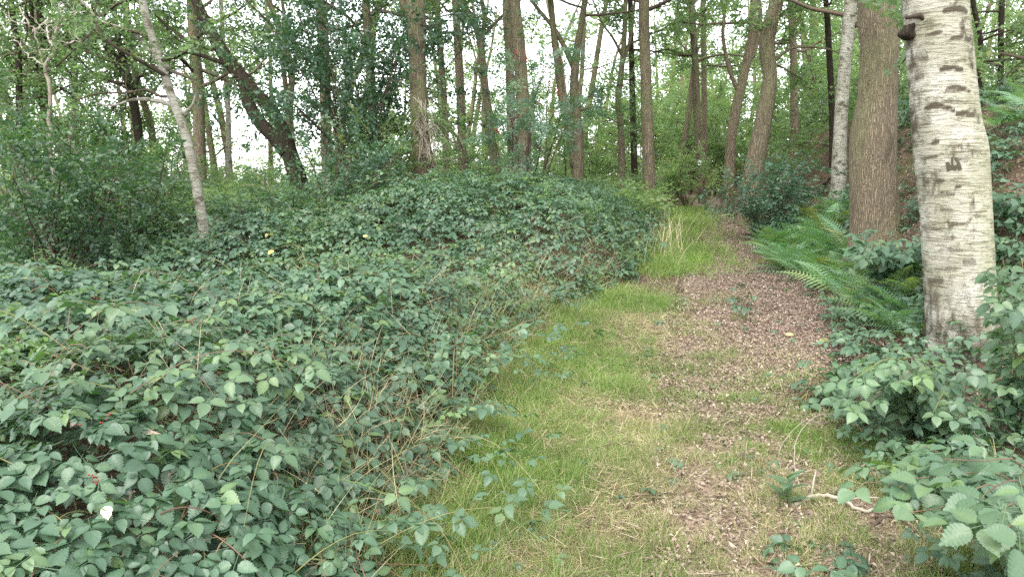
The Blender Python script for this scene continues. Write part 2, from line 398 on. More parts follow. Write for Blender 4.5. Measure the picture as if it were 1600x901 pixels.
# ------------------------------------------------------------------ leaf templates
def tpl_leaf(L=1.0, W=.5, fold=.12, droop=.1, broad=.45):
    v = np.array([[0, 0, 0], [W / 2, broad * L, fold * W], [0, L, -droop * L], [-W / 2, broad * L, fold * W], [0, broad * L, 0]])
    f = np.array([[0, 1, 4], [1, 2, 4], [2, 3, 4], [3, 0, 4]]); return v, f
def tpl_leaf2(L=1.0, W=.5, fold=.12, droop=.1, broad=.45):
    v = np.array([[0, 0, 0], [W / 2, broad * L, fold * W], [0, L, -droop * L], [-W / 2, broad * L, fold * W]])
    return v, np.array([[0, 1, 2], [0, 2, 3]])
def tpl_leaflet(L, W, n, serr=0.0, fold=.25, droop=.22, tip=.8):
    """ovate toothed leaflet folded along its midrib: n rows"""
    t = np.linspace(0, 1, n + 1)
    w = W / 2 * np.sin(pi * t ** tip) ** .75 * (1 - .25 * t) * (1 - .45 * sst(.7, 1, t)) * 1.08; w[0] = 0.02 * W; w[-1] = 0.0
    if serr:
        w[1:-1] *= 1 + serr * np.where(np.arange(1, n) % 2, 1, -1)
    z = -droop * L * t ** 2
    y = t * L
    pleat = .012 * L * np.where(np.arange(n + 1) % 2, 1, -1) if serr else 0
    yl = y - (.022 * L * np.where(np.arange(n + 1) % 2, -1, 1) if serr else 0) * (t > 0) * (t < 1)
    v = np.concatenate([np.stack([0 * t, y, z], 1), np.stack([w, yl, z + fold * w + pleat * .3], 1), np.stack([-w, yl, z + fold * w + pleat * .3], 1)])
    i = np.arange(n); m = n + 1
    f = np.concatenate([np.stack([i, m + i, m + i + 1], 1), np.stack([i, m + i + 1, i + 1], 1), np.stack([i, 2 * m + i + 1, 2 * m + i], 1), np.stack([i, i + 1, 2 * m + i + 1], 1)])
    return v, f
def rotz(a): return np.array([[cos(a), -sin(a), 0], [sin(a), cos(a), 0], [0, 0, 1]])
def rotx(a): return np.array([[1, 0, 0], [0, cos(a), -sin(a)], [0, sin(a), cos(a)]])
def roty(a): return np.array([[cos(a), 0, sin(a)], [0, 1, 0], [-sin(a), 0, cos(a)]])
def compound(n, serr, five, r, low=False):
    """bramble leaf of 3 or 5 leaflets; unit = metres, stalk at origin pointing +Y"""
    V, F, T, k = [], [], [], 0
    specs = [(0, .088, .062, .055)] + [(s * radians(68 + r.uniform(-8, 8)), .074, .051, .034) for s in (-1, 1)]
    if five: specs += [(s * radians(128 + r.uniform(-8, 8)), .050, .034, .030) for s in (-1, 1)]
    for a, L, W, off in specs:
        L *= r.uniform(.88, 1.12); W *= r.uniform(.9, 1.1)
        v, f = tpl_leaf(L, W, .2, .22) if low else tpl_leaflet(L, W, n, serr, r.uniform(.15, .35), r.uniform(.1, .35))
        R = rotz(-a) @ rotx(r.uniform(-.3, .12)) @ roty(r.uniform(-.25, .25))
        v = v @ R.T + np.array([sin(a) * (off if a == 0 else .012), .042 + (.028 if a == 0 else 0.004) , 0])
        tt = np.full(len(v), r.uniform(-.06, .06))
        if serr:
            m = n + 1; al = np.where(np.arange(m) % 2, .05, -.05); tt[:m] += .16; tt[m:2 * m] += al; tt[2 * m:] += al
        V.append(v); F.append(f + k); T.append(tt); k += len(v)
    # stalk
    s = .0011
    v = np.array([[-s, -.045, -.012], [s, -.045, -.012], [s, .072, .001], [-s, .072, .001]]); V.append(v); F.append(np.array([[0, 1, 2], [0, 2, 3]]) + k); T.append(np.full(4, .1))
    return np.vstack(V), np.vstack(F), np.concatenate(T)
tr_ = np.random.default_rng(5)
B_HI = [compound(18, .075, q, tr_) for q in (False, True, False, True, False)]
B_MID = [compound(5, 0, q, tr_) for q in (False, True, False, True)]
B_LOW = [compound(0, 0, q, tr_, True) for q in (False, False, True)]
def add_compound(g, T, pos, R, sc, rnd):
    k = rng.integers(0, len(T), len(pos))
    for q in range(len(T)):
        mm = k == q
        if mm.any(): scatter(g, T[q][0], T[q][1], pos[mm], R[mm], np.broadcast_to(sc, (len(pos),))[mm], rnd[mm], T[q][2])

def tpl_spray(nl, L, leafL, leafW, r, flat=.5, tri4=False, pinnate=False):
    """leafy twig along +Y, length L"""
    V, F, T, k = [], [], [], 0
    for q in range(nl):
        t = (q + .6) / nl; side = 1 if q % 2 else -1
        if q >= nl - 1: a = 0
        else: a = side * radians(r.uniform(35, 80))
        s = r.uniform(.7, 1.15)
        v, f = (tpl_leaf if tri4 else tpl_leaf2)(leafL * s, leafW * s, r.uniform(.0, .3), r.uniform(0, .3))
        Rm = rotz(-a) @ rotx(r.normal(-.15, flat * .6)) @ roty(r.normal(0, flat))
        v = v @ Rm.T + np.array([r.normal(0, .05 * L), t * L, r.normal(0, .06 * L) - .12 * L * t * t])
        V.append(v); F.append(f + k); T.append(np.full(len(v), r.uniform(-.22, .22))); k += len(v)
    s = .003
    v = np.array([[-s, 0, 0], [s, 0, 0], [0, L * .95, -.11 * L]]); V.append(v); F.append(np.array([[0, 1, 2]]) + k); T.append(np.full(3, -.3))
    return np.vstack(V), np.vstack(F), np.concatenate(T)
SPR = {
 'oak':   [tpl_spray(16, .42, .095, .055, tr_, .55) for _ in range(6)],
 'oak_n': [tpl_spray(16, .42, .090, .054, tr_, .5, True) for _ in range(6)],
 'birch': [tpl_spray(16, .45, .055, .042, tr_, .7) for _ in range(6)],
 'far':   [tpl_spray(10, .60, .15, .09, tr_, .7) for _ in range(6)],
 'small': [tpl_spray(16, .34, .055, .034, tr_, .5) for _ in range(6)],
 'holly': [tpl_spray(16, .36, .075, .040, tr_, .6, True) for _ in range(6)],
}
def rowan_spray(r):
    V, F, T, k = [], [], [], 0
    for q in range(5):
        a0 = r.uniform(-1.0, 1.0); t0 = .06 + .05 * q
        for j in range(7):
            for side in (-1, 1):
                v, f = tpl_leaf2(.055, .017, .1, .15)
                Rm = rotz(-a0) @ rotz(-side * 1.0) @ roty(r.normal(0, .25))
                p = rotz(-a0) @ np.array([0, .04 + .024 * j, -.012 * j * j * .15])
                v = v @ Rm.T + p + np.array([0, t0, r.normal(0, .02)]); V.append(v); F.append(f + k); T.append(np.full(len(v), r.uniform(-.15, .15))); k += len(v)
    return np.vstack(V), np.vstack(F), np.concatenate(T)
SPR['rowan'] = [rowan_spray(tr_) for _ in range(4)]
def add_sprays(g, kind, P, D, sc, rnd, up=None):
    """sprays at P pointing along D"""
    P = np.asarray(P); D = np.asarray(D); N = len(P)
    if N == 0: return
    zz = np.tile([0, 0, 1.0], (N, 1)) + rng.normal(0, .35, (N, 3))
    R = frames_dir(D, zz); T = SPR[kind]; k = rng.integers(0, len(T), N)
    sc = np.broadcast_to(np.asarray(sc, float), (N,))
    for q in range(len(T)):
        m = k == q
        if m.any(): scatter(g, T[q][0], T[q][1], P[m], R[m], sc[m], rnd[m], T[q][2])

# ------------------------------------------------------------------ trees
def leafy_branch(gb, gl, p, d, L, r0, kind, sub=7, dens=1.0, up=0.02, scale=1.0, tone=.5, start=.25, wig=.2, twigs=True, n=7):
    P = wander(p, d, L, n, wig, up)
    P = resample(P, n * 2 + 1); m = len(P)
    tube(gb, P, np.linspace(r0, max(r0 * .18, .004), m), 5 if r0 > .02 else 4, rng.uniform(0, 1))
    SP, SD = [], []
    for q in range(sub):
        t = start + (1 - start) * (q + rng.uniform(0, 1)) / sub; i = min(int(t * (m - 1)), m - 2)
        T = P[i + 1] - P[i]; T /= np.linalg.norm(T)
        side = np.cross(T, [0, 0, 1]); side /= np.linalg.norm(side) + 1e-9
        dd = T * rng.uniform(.3, .9) + side * rng.choice([-1, 1]) * rng.uniform(.4, 1) + np.array([0, 0, rng.uniform(-.35, .4)])
        l2 = L * rng.uniform(.18, .42) * (1.15 - t * .6)
        Q = wander(P[i], dd, l2, 4, .3, 0.0)
        if twigs: tube(gb, Q, np.linspace(max(r0 * .3, .004), .002, 5), 3, rng.uniform(0, 1))
        ns = max(2, int(l2 / .16 * dens))
        for _ in range(ns):
            u = rng.uniform(.15, 1) * 4; j = min(int(u), 3); pt = Q[j] + (Q[j + 1] - Q[j]) * (u - j)
            e = (Q[j + 1] - Q[j]); e /= np.linalg.norm(e)
            SP.append(pt + rng.normal(0, .06, 3)); SD.append(e + rng.normal(0, .55, 3) + np.array([0, 0, -.1]))
        SP.append(Q[-1]); SD.append(Q[-1] - Q[-2])
    N = len(SP)
    add_sprays(gl, kind, SP, SD, rng.uniform(.75, 1.2, N) * scale, np.clip(tone + rng.normal(0, .16, N), 0, 1))

def px_line(pts, d, lean=0.0):
    out = []
    for q in pts:
        P = at(q[0], q[1], d + (q[3] if len(q) > 3 else 0)); out.append([*P, q[2] * mpp(d) / 2 * cos(math.atan((q[0] - 800) / FPX)) * .97])
    return np.array(out)

def tree(name, label, d, pts, bark='oak', leaf='oak_leaf', kind='oak', height=12, h0=3.2, nbr=16, blen=2.4, dens=1.0, tone=.5, limbs=(), low=(), group=None, sides=12, crown=True, lump=.06, scale=1.0, extend=True, flare=1.3, cat='tree', sub=8, leafmat=None):
    line = px_line(pts, d)                     # from top of the frame down to the base
    line = line[np.argsort(line[:, 2])]
    b = line[0].copy(); gz = float(ground(b[0], b[1]))
    dirn = (line[1] - line[0])[:3]; dirn[2] = max(dirn[2], .05)
    foot = line[0].copy(); foot[:3] -= dirn / dirn[2] * max(0, b[2] - gz) * .8 + 0; foot[2] = min(gz, b[2])
    foot[3] *= 1.12
    root = foot.copy(); root[2] -= .3; root[3] *= flare
    base = np.array([foot[0], foot[1], min(gz, b[2])])
    A = [root, foot] + ([line[0]] if b[2] - foot[2] > .15 else []) + list(line[1:])
    top = line[-1]; dr = (line[-1] - line[-2])[:3]; dr = dr / np.linalg.norm(dr)
    z1 = base[2] + height
    if extend and z1 > top[2]:
        p = top[:3].copy(); r = top[3]; step = max((z1 - top[2]) / 5, .4); r0 = r
        for q in range(5):
            dr = dr * .8 + np.array([rng.normal(0, .12), rng.normal(0, .12), .45]); dr /= np.linalg.norm(dr)
            p = p + dr * step; A.append(np.array([*p, r0 * (1 - .17 * (q + 1))]))
    A = np.array(A); n = int(max(24, min(90, (A[-1, 2] - A[0, 2]) / .16)))
    S = resample(A, n)
    th = thing(name, label, cat, base, group)
    gl, gt = G(), G(); boughs = []
    tube(gt, S[:, :3], np.maximum(S[:, 3], .006), sides, .5, lump, seed=int(abs(d * 37 + pts[0][0])))
    for lm in limbs:
        Lp = px_line(lm, d); Lp = resample(Lp, max(8, len(lm) * 4))
        if lm[-1][1] < 25:                       # runs out of the top of the frame: carry it on
            e = Lp[-1] - Lp[-3]; Lp = np.vstack([Lp, Lp[-1] + e * 2.5 * np.array([1, 1, 1, 0]), Lp[-1] + e * 6 * np.array([1, 1, 1, 0])]); Lp[-1, 3] *= .7
        tube(gt, Lp[:, :3], np.maximum(Lp[:, 3], .005), 8, .5, lump, seed=3)
    if crown:
        for q in range(nbr):
            t = ((q + rng.uniform(0, 1)) / nbr) ** 1.7
            zz = base[2] + h0 + (height - h0) * t; i = int(np.clip(np.searchsorted(S[:, 2], zz), 2, n - 1))
            az = q * 2.4 + rng.uniform(-.4, .4); el = rng.uniform(-.05, .5) + .5 * t
            dv = np.array([cos(az) * cos(el), sin(az) * cos(el), sin(el)])
            L = blen * (1 - .55 * t) * rng.uniform(.75, 1.25)
            gb = G(); boughs.append(gb)
            leafy_branch(gb, gl, S[i, :3], dv, L, S[i, 3] * .35 + .008, kind, sub, dens * (.9 if zz < 7.0 else .2), .02, scale, tone)
    for (px, py, ex, ey, dd, r0) in low:         # boughs the photo shows, from trunk towards a point
        p = at(px, py, d); e = at(ex, ey, d + dd)
        gb = G(); boughs.append(gb)
        leafy_branch(gb, gl, p, e - p, np.linalg.norm(e - p) * 1.05, r0, kind, sub, dens, .0, scale, tone, .2, .2)
    obj('trunk', gt, M[bark], th)
    for gb in boughs: obj('branch', gb, M['twig'], th)
    if gl.n: obj('crown', gl, M[leaf], th)
    return th, S

exec_parts = True
T_ = tree
# left side
T_('birch_tree', 'slim pale birch leaning left among the brambles', 9.5, [(222, -2, 12.6), (245, 80, 14.1), (268, 150, 14.8), (290, 210, 16.3), (309, 300, 17.0), (322, 380, 19.2)], 'birch_dull', 'oak_leaf', 'birch', 11, 3.2, 12, 2.0, 1, .45,
   limbs=[[(292, 180, 9), (262, 162, 8), (215, 155, 6), (170, 165, 3), (120, 150, 2)], [(265, 108, 9), (240, 85, 8), (205, 50, 7), (160, 35, 6), (130, 5, 5)], [(285, 178, 6), (300, 165, 5), (307, 145, 4)]],
   low=[(262, 120, 60, 90, -.8, .03), (250, 95, 420, 110, -.6, .025), (240, 60, 90, -10, -.4, .03), (270, 150, 130, 190, .5, .02)])
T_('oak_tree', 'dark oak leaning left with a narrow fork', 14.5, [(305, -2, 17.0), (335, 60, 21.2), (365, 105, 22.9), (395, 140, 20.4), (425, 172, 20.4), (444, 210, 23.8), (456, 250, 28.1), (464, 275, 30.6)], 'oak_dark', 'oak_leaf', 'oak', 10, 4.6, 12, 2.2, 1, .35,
   limbs=[[(450, 240, 26), (428, 215, 22), (405, 190, 22), (388, 160, 20), (378, 125, 16), (362, 95, 10)], [(365, 105, 9), (330, 92, 7), (290, 82, 5), (255, 90, 3)]],
   low=[(350, 80, 250, 60, .6, .03), (380, 120, 480, 60, .8, .03)])
T_('oak_tree', 'crooked dark oak with a sharp bend, left of the leaning birch', 19, [(120, -2, 12), (150, 35, 14), (163, 55, 14), (172, 82, 15), (195, 112, 16), (207, 150, 15), (216, 205, 15), (222, 265, 17)], 'oak_dark', 'oak_leaf', 'oak', 9, 2.7, 17, 2.6, 1.35, .4,
   limbs=[[(163, 62, 8), (120, 60, 6), (80, 52, 5), (30, 35, 3)], [(200, 118, 10), (188, 75, 10), (180, 30, 9), (175, -5, 8)]])
T_('oak_tree', 'straight grey trunk just behind the bent dark oak', 21, [(196, -2, 10), (205, 70, 11), (215, 130, 12), (236, 200, 12), (240, 270, 13)], 'oak_grey', 'oak_leaf', 'oak', 11, 2.7, 17, 2.4, 1.35, .5)
T_('oak_tree', 'dim slender trunk near the left edge behind dark shrubs', 22, [(112, -2, 10), (115, 80, 11), (117, 170, 12), (118, 275, 14)], 'oak_grey', 'oak_leaf', 'oak', 11, 2.7, 17, 2.4, 1.35, .5)
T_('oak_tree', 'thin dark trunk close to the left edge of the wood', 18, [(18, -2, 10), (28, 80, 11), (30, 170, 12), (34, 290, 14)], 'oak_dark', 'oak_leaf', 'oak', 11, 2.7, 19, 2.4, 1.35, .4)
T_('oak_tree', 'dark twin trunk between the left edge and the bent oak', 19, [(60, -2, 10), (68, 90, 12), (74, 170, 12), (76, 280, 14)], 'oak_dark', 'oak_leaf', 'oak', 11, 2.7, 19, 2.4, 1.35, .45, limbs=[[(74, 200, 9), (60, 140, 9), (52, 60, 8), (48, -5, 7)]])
T_('oak_tree', 'broad shadowy oak trunk right behind the leaning birch', 18, [(300, -2, 17), (305, 90, 18), (310, 160, 19), (313, 280, 22)], 'oak_grey', 'oak_leaf', 'oak', 12, 2.7, 18, 2.4, 1.35, .5)
T_('birch_tree', 'thin pale stem between leaning birch and forked dark oak', 24, [(345, -2, 7), (350, 90, 8), (356, 160, 9), (358, 270, 10)], 'birch_dull', 'bright_leaf', 'birch', 11, 3.5, 10, 2.0, 1, .5)
T_('oak_tree', 'pale tree with a Y fork behind the dark leaning oak', 20, [(420, -2, 9), (438, 50, 10), (447, 80, 10), (456, 120, 11), (452, 170, 13), (455, 220, 14), (458, 275, 16)], 'oak_grey', 'bright_leaf', 'oak', 11, 3.6, 10, 2.2, 1, .5,
   limbs=[[(452, 175, 9), (446, 130, 8), (440, 80, 7), (444, 30, 6), (440, -4, 5)]])
T_('oak_tree', 'trunk half hidden by the dark evergreen holly', 17, [(500, -2, 17), (506, 80, 18), (509, 180, 18), (512, 285, 20)], 'oak', 'oak_leaf', 'oak', 12, 3.8, 13, 2.3, 1, .4)
T_('oak_tree', 'short visible trunk right of the holly, behind saplings', 16, [(572, -2, 13), (578, 100, 14), (583, 200, 15), (586, 290, 17)], 'oak', 'oak_leaf', 'oak', 12, 4.0, 10, 2.2, 1, .45)
# middle
T_('oak_tree', 'stout oak with pale dead twigs hanging down its side', 13, [(648, -2, 30), (651, 60, 28), (653, 120, 27), (656, 200, 28), (662, 250, 32), (666, 276, 36)], 'oak', 'oak_leaf', 'oak', 13, 4.2, 12, 2.4, 1, .5, sides=18,
   limbs=[[(652, 40, 12), (637, 18, 10), (624, -4, 9)]])
T_('oak_tree', 'narrow grey trunk directly right of the twiggy oak', 20, [(682, -2, 9), (688, 80, 10), (695, 170, 10), (698, 268, 11)], 'oak_grey', 'bright_leaf', 'oak', 11, 4.2, 9, 2.0, 1, .55)
T_('oak_tree', 'straight slim grey oak, second right of the twiggy oak', 18, [(712, -2, 12), (716, 90, 12), (720, 180, 12), (723, 268, 14)], 'oak_grey', 'bright_leaf', 'oak', 12, 4.4, 9, 2.2, 1, .55)
T_('oak_tree', 'slanting oak with upper limbs spreading over a sky gap', 18, [(722, -2, 8), (738, 30, 10), (750, 62, 11), (756, 115, 11), (763, 180, 12), (771, 245, 13)], 'oak_grey', 'bright_leaf', 'oak', 11, 4.6, 9, 2.2, 1, .55,
   limbs=[[(752, 70, 8), (757, 30, 7), (752, -4, 6)], [(750, 60, 6), (775, 35, 5), (790, 20, 4)]])
T_('oak_tree', 'thinner trunk standing close against the central oak', 16, [(792, -2, 13), (795, 70, 14), (798, 150, 14), (800, 235, 15)], 'oak', 'oak_leaf', 'oak', 12, 4.6, 9, 2.2, 1, .5)
T_('oak_tree', 'tall straight central oak rising behind the rowan', 14, [(803, -2, 19), (810, 60, 20), (815, 130, 21), (818, 200, 23), (819, 278, 26)], 'oak', 'oak_leaf', 'oak', 13, 4.6, 12, 2.4, 1, .5, sides=18)
T_('oak_tree', 'twin stemmed oak with crossing limbs right of the rowan', 17, [(915, -2, 9), (908, 40, 10), (900, 90, 13), (897, 150, 14), (903, 200, 16), (903, 265, 19)], 'oak', 'oak_leaf', 'oak', 11, 4.2, 12, 2.4, 1, .5,
   limbs=[[(900, 262, 14), (890, 210, 12), (878, 150, 12), (872, 100, 12), (866, 60, 10), (860, -4, 9)], [(896, 105, 9), (880, 70, 8), (866, 45, 7), (845, 20, 6), (826, -5, 5)], [(905, 172, 5), (920, 168, 4), (945, 168, 3)]],
   low=[(905, 172, 1010, 150, -.5, .02), (903, 170, 985, 120, .3, .02)])
T_('oak_tree', 'crooked oak whose limbs cross the brightest sky gap', 19, [(978, -2, 7), (976, 50, 8), (972, 100, 9), (966, 160, 10), (970, 200, 10), (971, 250, 12)], 'oak', 'oak_leaf', 'oak', 11, 3.6, 8, 2.0, 1, .5,
   limbs=[[(973, 90, 5), (958, 60, 4), (942, 38, 3), (930, 10, 2.5)], [(970, 110, 6), (985, 60, 5), (990, 20, 4)]])
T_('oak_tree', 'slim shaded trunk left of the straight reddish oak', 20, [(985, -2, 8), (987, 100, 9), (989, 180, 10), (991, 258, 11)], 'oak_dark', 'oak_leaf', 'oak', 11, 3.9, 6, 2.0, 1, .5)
T_('oak_tree', 'straight reddish brown oak at the end of the bramble mound', 16.5, [(1006, -2, 17), (1008, 90, 17), (1011, 180, 18), (1014, 270, 20)], 'oak', 'oak_leaf', 'oak', 13, 4.1, 9, 2.2, 1, .5, sides=16)
T_('oak_tree', 'thin leaning oak left of the tree with the waymark', 23, [(1082, 120, 7), (1076, 180, 9), (1070, 215, 9), (1063, 255, 11)], 'oak', 'bright_leaf', 'oak', 8, 3.3, 6, 2.0, 1, .55, limbs=[[(1069, 222, 4), (1078, 212, 3), (1086, 211, 2)]])
WM, WM_S = T_('oak_tree', 'slender oak carrying the white waymark beside the path end', 20, [(1080, -2, 11), (1086, 90, 11), (1088, 160, 12), (1091, 220, 12), (1094, 262, 12), (1096, 293, 13)], 'oak', 'oak_leaf', 'oak', 11, 3.5, 9, 2.2, 1, .55)
T_('oak_tree', 'paler trunk directly behind the waymarked oak', 22, [(1098, -2, 8), (1100, 120, 9), (1101, 200, 9), (1103, 280, 10)], 'oak_grey', 'bright_leaf', 'oak', 11, 3.5, 7, 2.2, 1, .55)
T_('forked_tree', 'grey forked tree between waymarked oak and curved oak', 18, [(1178, -2, 12), (1176, 50, 14), (1165, 105, 15), (1152, 160, 16), (1143, 210, 17), (1140, 255, 18), (1138, 292, 22)], 'oak_grey', 'bright_leaf', 'birch', 11, 3.7, 8, 2.2, 1, .5,
   limbs=[[(1157, 150, 9), (1140, 110, 7), (1130, 60, 6), (1132, 20, 5)], [(1165, 105, 10), (1180, 75, 9), (1188, 30, 8), (1185, -5, 7)]])
T_('oak_tree', 'curved brown oak bending over the path', 14.5, [(1214, -2, 23), (1203, 40, 25), (1198, 75, 25), (1203, 118, 24), (1198, 160, 26), (1190, 205, 28), (1181, 250, 31), (1173, 302, 38)], 'oak', 'oak_leaf', 'oak', 11, 4.1, 9, 2.3, 1, .55, sides=18,
   limbs=[[(1203, 102, 7), (1222, 85, 5), (1245, 74, 4), (1290, 76, 3), (1312, 84, 2)], [(1228, 82, 4), (1235, 55, 3), (1248, 30, 3), (1255, 10, 2)]],
   low=[(1205, 100, 1300, 120, -.4, .02), (1205, 90, 1290, 30, -.6, .02), (1203, 60, 1130, 30, .4, .02)])
# right
T_('oak_tree', 'dark narrow trunk on the fern bank left of the white birch', 15, [(1290, -2, 9), (1296, 90, 10), (1300, 170, 11), (1301, 250, 12)], 'oak_dark', 'oak_leaf', 'oak', 10, 2.9, 8, 2.0, 1, .5)
T_('oak_tree', 'short grey trunk high on the bank behind the ferns', 19, [(1236, -2, 11), (1240, 90, 12), (1241, 160, 13), (1242, 222, 14)], 'oak_grey', 'bright_leaf', 'oak', 9, 2.7, 9, 2.0, 1, .5)
T_('birch_tree', 'slim white birch half hidden by the big oak', 13, [(1330, -2, 20), (1323, 70, 20), (1317, 140, 21), (1313, 200, 22), (1311, 275, 26)], 'birch_thin', 'bright_leaf', 'birch', 11, 2.8, 12, 2.0, 1, .5, sides=16)
def proj(P):
    q = np.asarray(P) - CAM
    f = q[:, 1] * cp - q[:, 2] * sp_; up = q[:, 1] * sp_ + q[:, 2] * cp
    return np.stack([800 + FPX * q[:, 0] / f, 450.5 - FPX * up / f], 1)

T_('oak_tree', 'thick brown oak with a swollen burr on its trunk beside the white birch', 9, [(1372, -2, 63), (1374, 60, 63), (1373, 110, 63), (1370, 160, 66), (1366, 195, 74), (1364, 225, 77), (1364, 270, 77), (1366, 320, 82), (1370, 360, 90), (1372, 402, 104)], 'oak_grey', 'oak_leaf', 'oak_n', 13, 4.4, 12, 2.6, 1, .55, sides=40, lump=.045, flare=1.5,
   low=[(1400, 110, 1470, 40, -1.6, .012)])

# the big white birch
def big_birch():
    d = 5.8
    line = px_line([(1452, -140, 100), (1458, -40, 102), (1462, 20, 104), (1468, 90, 106), (1474, 150, 108), (1479, 200, 112), (1485, 240, 120), (1490, 290, 118), (1494, 350, 119), (1498, 420, 120), (1502, 480, 122), (1504, 530, 128), (1505, 560, 140)], d)
    line = line[np.argsort(line[:, 2])]
    up = line[-1].copy(); add = []
    for q in range(5):
        up = up + np.array([-.10, .05, 1.6, -.022]); add.append(up.copy())
    foot = line[0].copy(); gz = float(ground(foot[0], foot[1])); foot[2] = min(gz, foot[2]) - .25; foot[3] *= 1.5
    S = resample(np.vstack([foot[None], line, np.array(add)]), 420)
    base = np.array([line[0][0], line[0][1], min(gz, line[0][2])])
    th = thing('birch_tree', 'big white barked birch with a dark carved mark, at the right', 'tree', base)
    gt = G()
    def fn(rr, a, P):
        L = P[:, 2][:, None]; ca, sa = np.cos(a)[None], np.sin(a)[None]
        rr = rr * (1 + .03 * fbm(ca * 1.5 + 0 * L, sa * 1.5 + 0 * L, L * 1.6, s=4) + .010 * fbm(ca * 6 + 0 * L, sa * 6 + 0 * L, L * 26, s=6, o=3))
        low = sst(base[2] + 1.0, base[2] - .1, L)
        return rr * (1 + low * .16 * fbm(ca * 4 + 0 * L, sa * 4 + 0 * L, L * 3, s=8))
    tube(gt, S[:, :3], S[:, 3], 96, .5, 0, cap=True, fn=fn)
    v, f, r = gt.arrays(); px = proj(v)
    cxz = np.interp(v[:, 2], S[:, 2], S[:, 0]); rz = np.interp(v[:, 2], S[:, 2], S[:, 3])
    dirc = np.array([base[0], base[1]]); dirc /= np.linalg.norm(dirc); right = np.array([dirc[1], -dirc[0]])
    cyz = np.interp(v[:, 2], S[:, 2], S[:, 1])
    u = ((v[:, 0] - cxz) * right[0] + (v[:, 1] - cyz) * right[1]) / rz
    fr = -((v[:, 0] - cxz) * dirc[0] + (v[:, 1] - cyz) * dirc[1]) / rz
    mark = np.zeros(len(v))
    def blot(x, y, w, h, k=0.0, s=1.0):
        nonlocal mark
        dx = px[:, 0] - x; dy = px[:, 1] - y - k * dx * dx
        hh = h * np.sqrt(np.clip(1 - (dx / w) ** 2, .02, 1)) * (1 + .3 * vn(dx * .25, dy * .25 + x)); m = np.exp(-np.clip(np.abs(dy) / hh, 0, 20) ** 1.6) * (1 - sst(.7, 1.0, np.abs(dx) / w)) * s * (fr > .02)
        mark = np.maximum(mark, m)
    # arched branch scars
    for (x, y, w, h) in [(1492, 14, 24, 7), (1487, 107, 24, 6), (1495, 138, 26, 5), (1466, 166, 32, 6), (1508, 178, 18, 6), (1500, 60, 22, 4), (1462, 52, 20, 4)]:
        blot(x, y, w, h, .012)
    for (x, y, w, h, s) in [(1462, 222, 8, 6, .9), (1450, 246, 22, 4, .8), (1470, 284, 9, 5, .9), (1479, 303, 16, 6, .8), (1459, 305, 12, 7, .6), (1480, 330, 14, 7, .7), (1505, 352, 26, 4, .8), (1466, 360, 16, 5, .6), (1490, 390, 20, 6, .7), (1532, 300, 16, 4, .5), (1448, 190, 10, 12, .6), (1440, 90, 14, 22, .55), (1436, 120, 10, 16, .6), (1497, 293, 7, 3, .9), (1512, 240, 20, 8, .45), (1525, 236, 12, 10, .6), (1515, 410, 14, 12, .6), (1478, 420, 24, 7, .6), (1462, 440, 16, 12, .7)]:
        blot(x, y, w, h, 0, s)
    n1_ = fbm(u * 3 + fr, v[:, 2] * 5, fr * 3, s=14)
    mark = np.maximum(mark, (fr <= .02) * sst(.25, .45, n1_) * .8)
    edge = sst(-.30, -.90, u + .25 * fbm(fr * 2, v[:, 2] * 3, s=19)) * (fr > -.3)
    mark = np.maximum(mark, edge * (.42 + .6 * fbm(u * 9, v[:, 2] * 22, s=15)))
    mark = np.maximum(mark, sst(.12, .45, fbm(u * 2.2, v[:, 2] * 4.5, fr * 2.2, s=20)) * (.55 + .6 * fbm(u * 12, v[:, 2] * 40, s=21)) * .85)
    hz = v[:, 2] - base[2]
    foot_ = sst(1.15, .05, hz + .25 * fbm(u * 4, v[:, 2] * 3, fr * 4, s=16))
    mark = np.maximum(mark, foot_ * (.62 + .6 * fbm(u * 5, v[:, 2] * 7, fr * 5, s=17)))
    algae = np.clip(sst(.25, .95, u) * (.35 + .5 * sst(2.6, .8, hz)) + .35 * sst(.1, .5, fbm(u * 2, v[:, 2] * 2, fr * 2, s=18)), 0, 1)
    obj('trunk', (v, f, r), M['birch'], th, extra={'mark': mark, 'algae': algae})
    gl = G()
    for q in range(16):
        gb = G(); i = int(250 + 165 * q / 16); az = q * 2.4; el = .2 + .03 * q
        leafy_branch(gb, gl, S[i, :3], np.array([cos(az) * cos(el), sin(az) * cos(el), sin(el)]), 2.6 * (1 - .03 * q), .04, 'birch', 8, .5, -.01); obj('branch', gb, M['twig'], th)
    obj('crown', gl, M['oak_leaf'], th)
    # knot where a bough was shed, upper left
    def surf(x, y, off=0.0):
        c = at(x, y, d); i = np.argmin(np.abs(S[:, 2] - c[2])); ctr = S[i, :3]; R = S[i, 3]
        a = ((c[0] - ctr[0]) * right[0] + (c[1] - ctr[1]) * right[1]) / R; a = np.clip(a, -.97, .97)
        q = right * a - dirc * math.sqrt(1 - a * a)
        rad = R * (1 + off)
        return np.array([ctr[0] + q[0] * rad, ctr[1] + q[1] * rad, c[2]]), np.array([q[0], q[1], 0])
    p, nn = surf(1424, 50, -.25)
    gk = G(); dv = nn + np.array([-.35, 0, -.25]); P = np.array([p + dv * t for t in (0, .04, .075, .10, .11)])
    tube(gk, resample(np.c_[P, [.085, .075, .060, .052, .030]], 10)[:, :3], np.interp(np.linspace(0, 1, 10), [0, .4, .8, 1], [.075, .055, .04, .016]), 20, .1, .55, 9)
    obj('branch_stub', gk, M['oak_dark'], th)
    p, nn = surf(1432, 38, .0)
    gk = G(); tube(gk, np.array([p + np.array([-.09, -.03, .02]), p + np.array([0, -.05, .035]), p + np.array([.07, -.035, -.02])]), [.012, .02, .01], 8, .1, .2, 5)
    obj('bark_flap', gk, M['twig'], th)
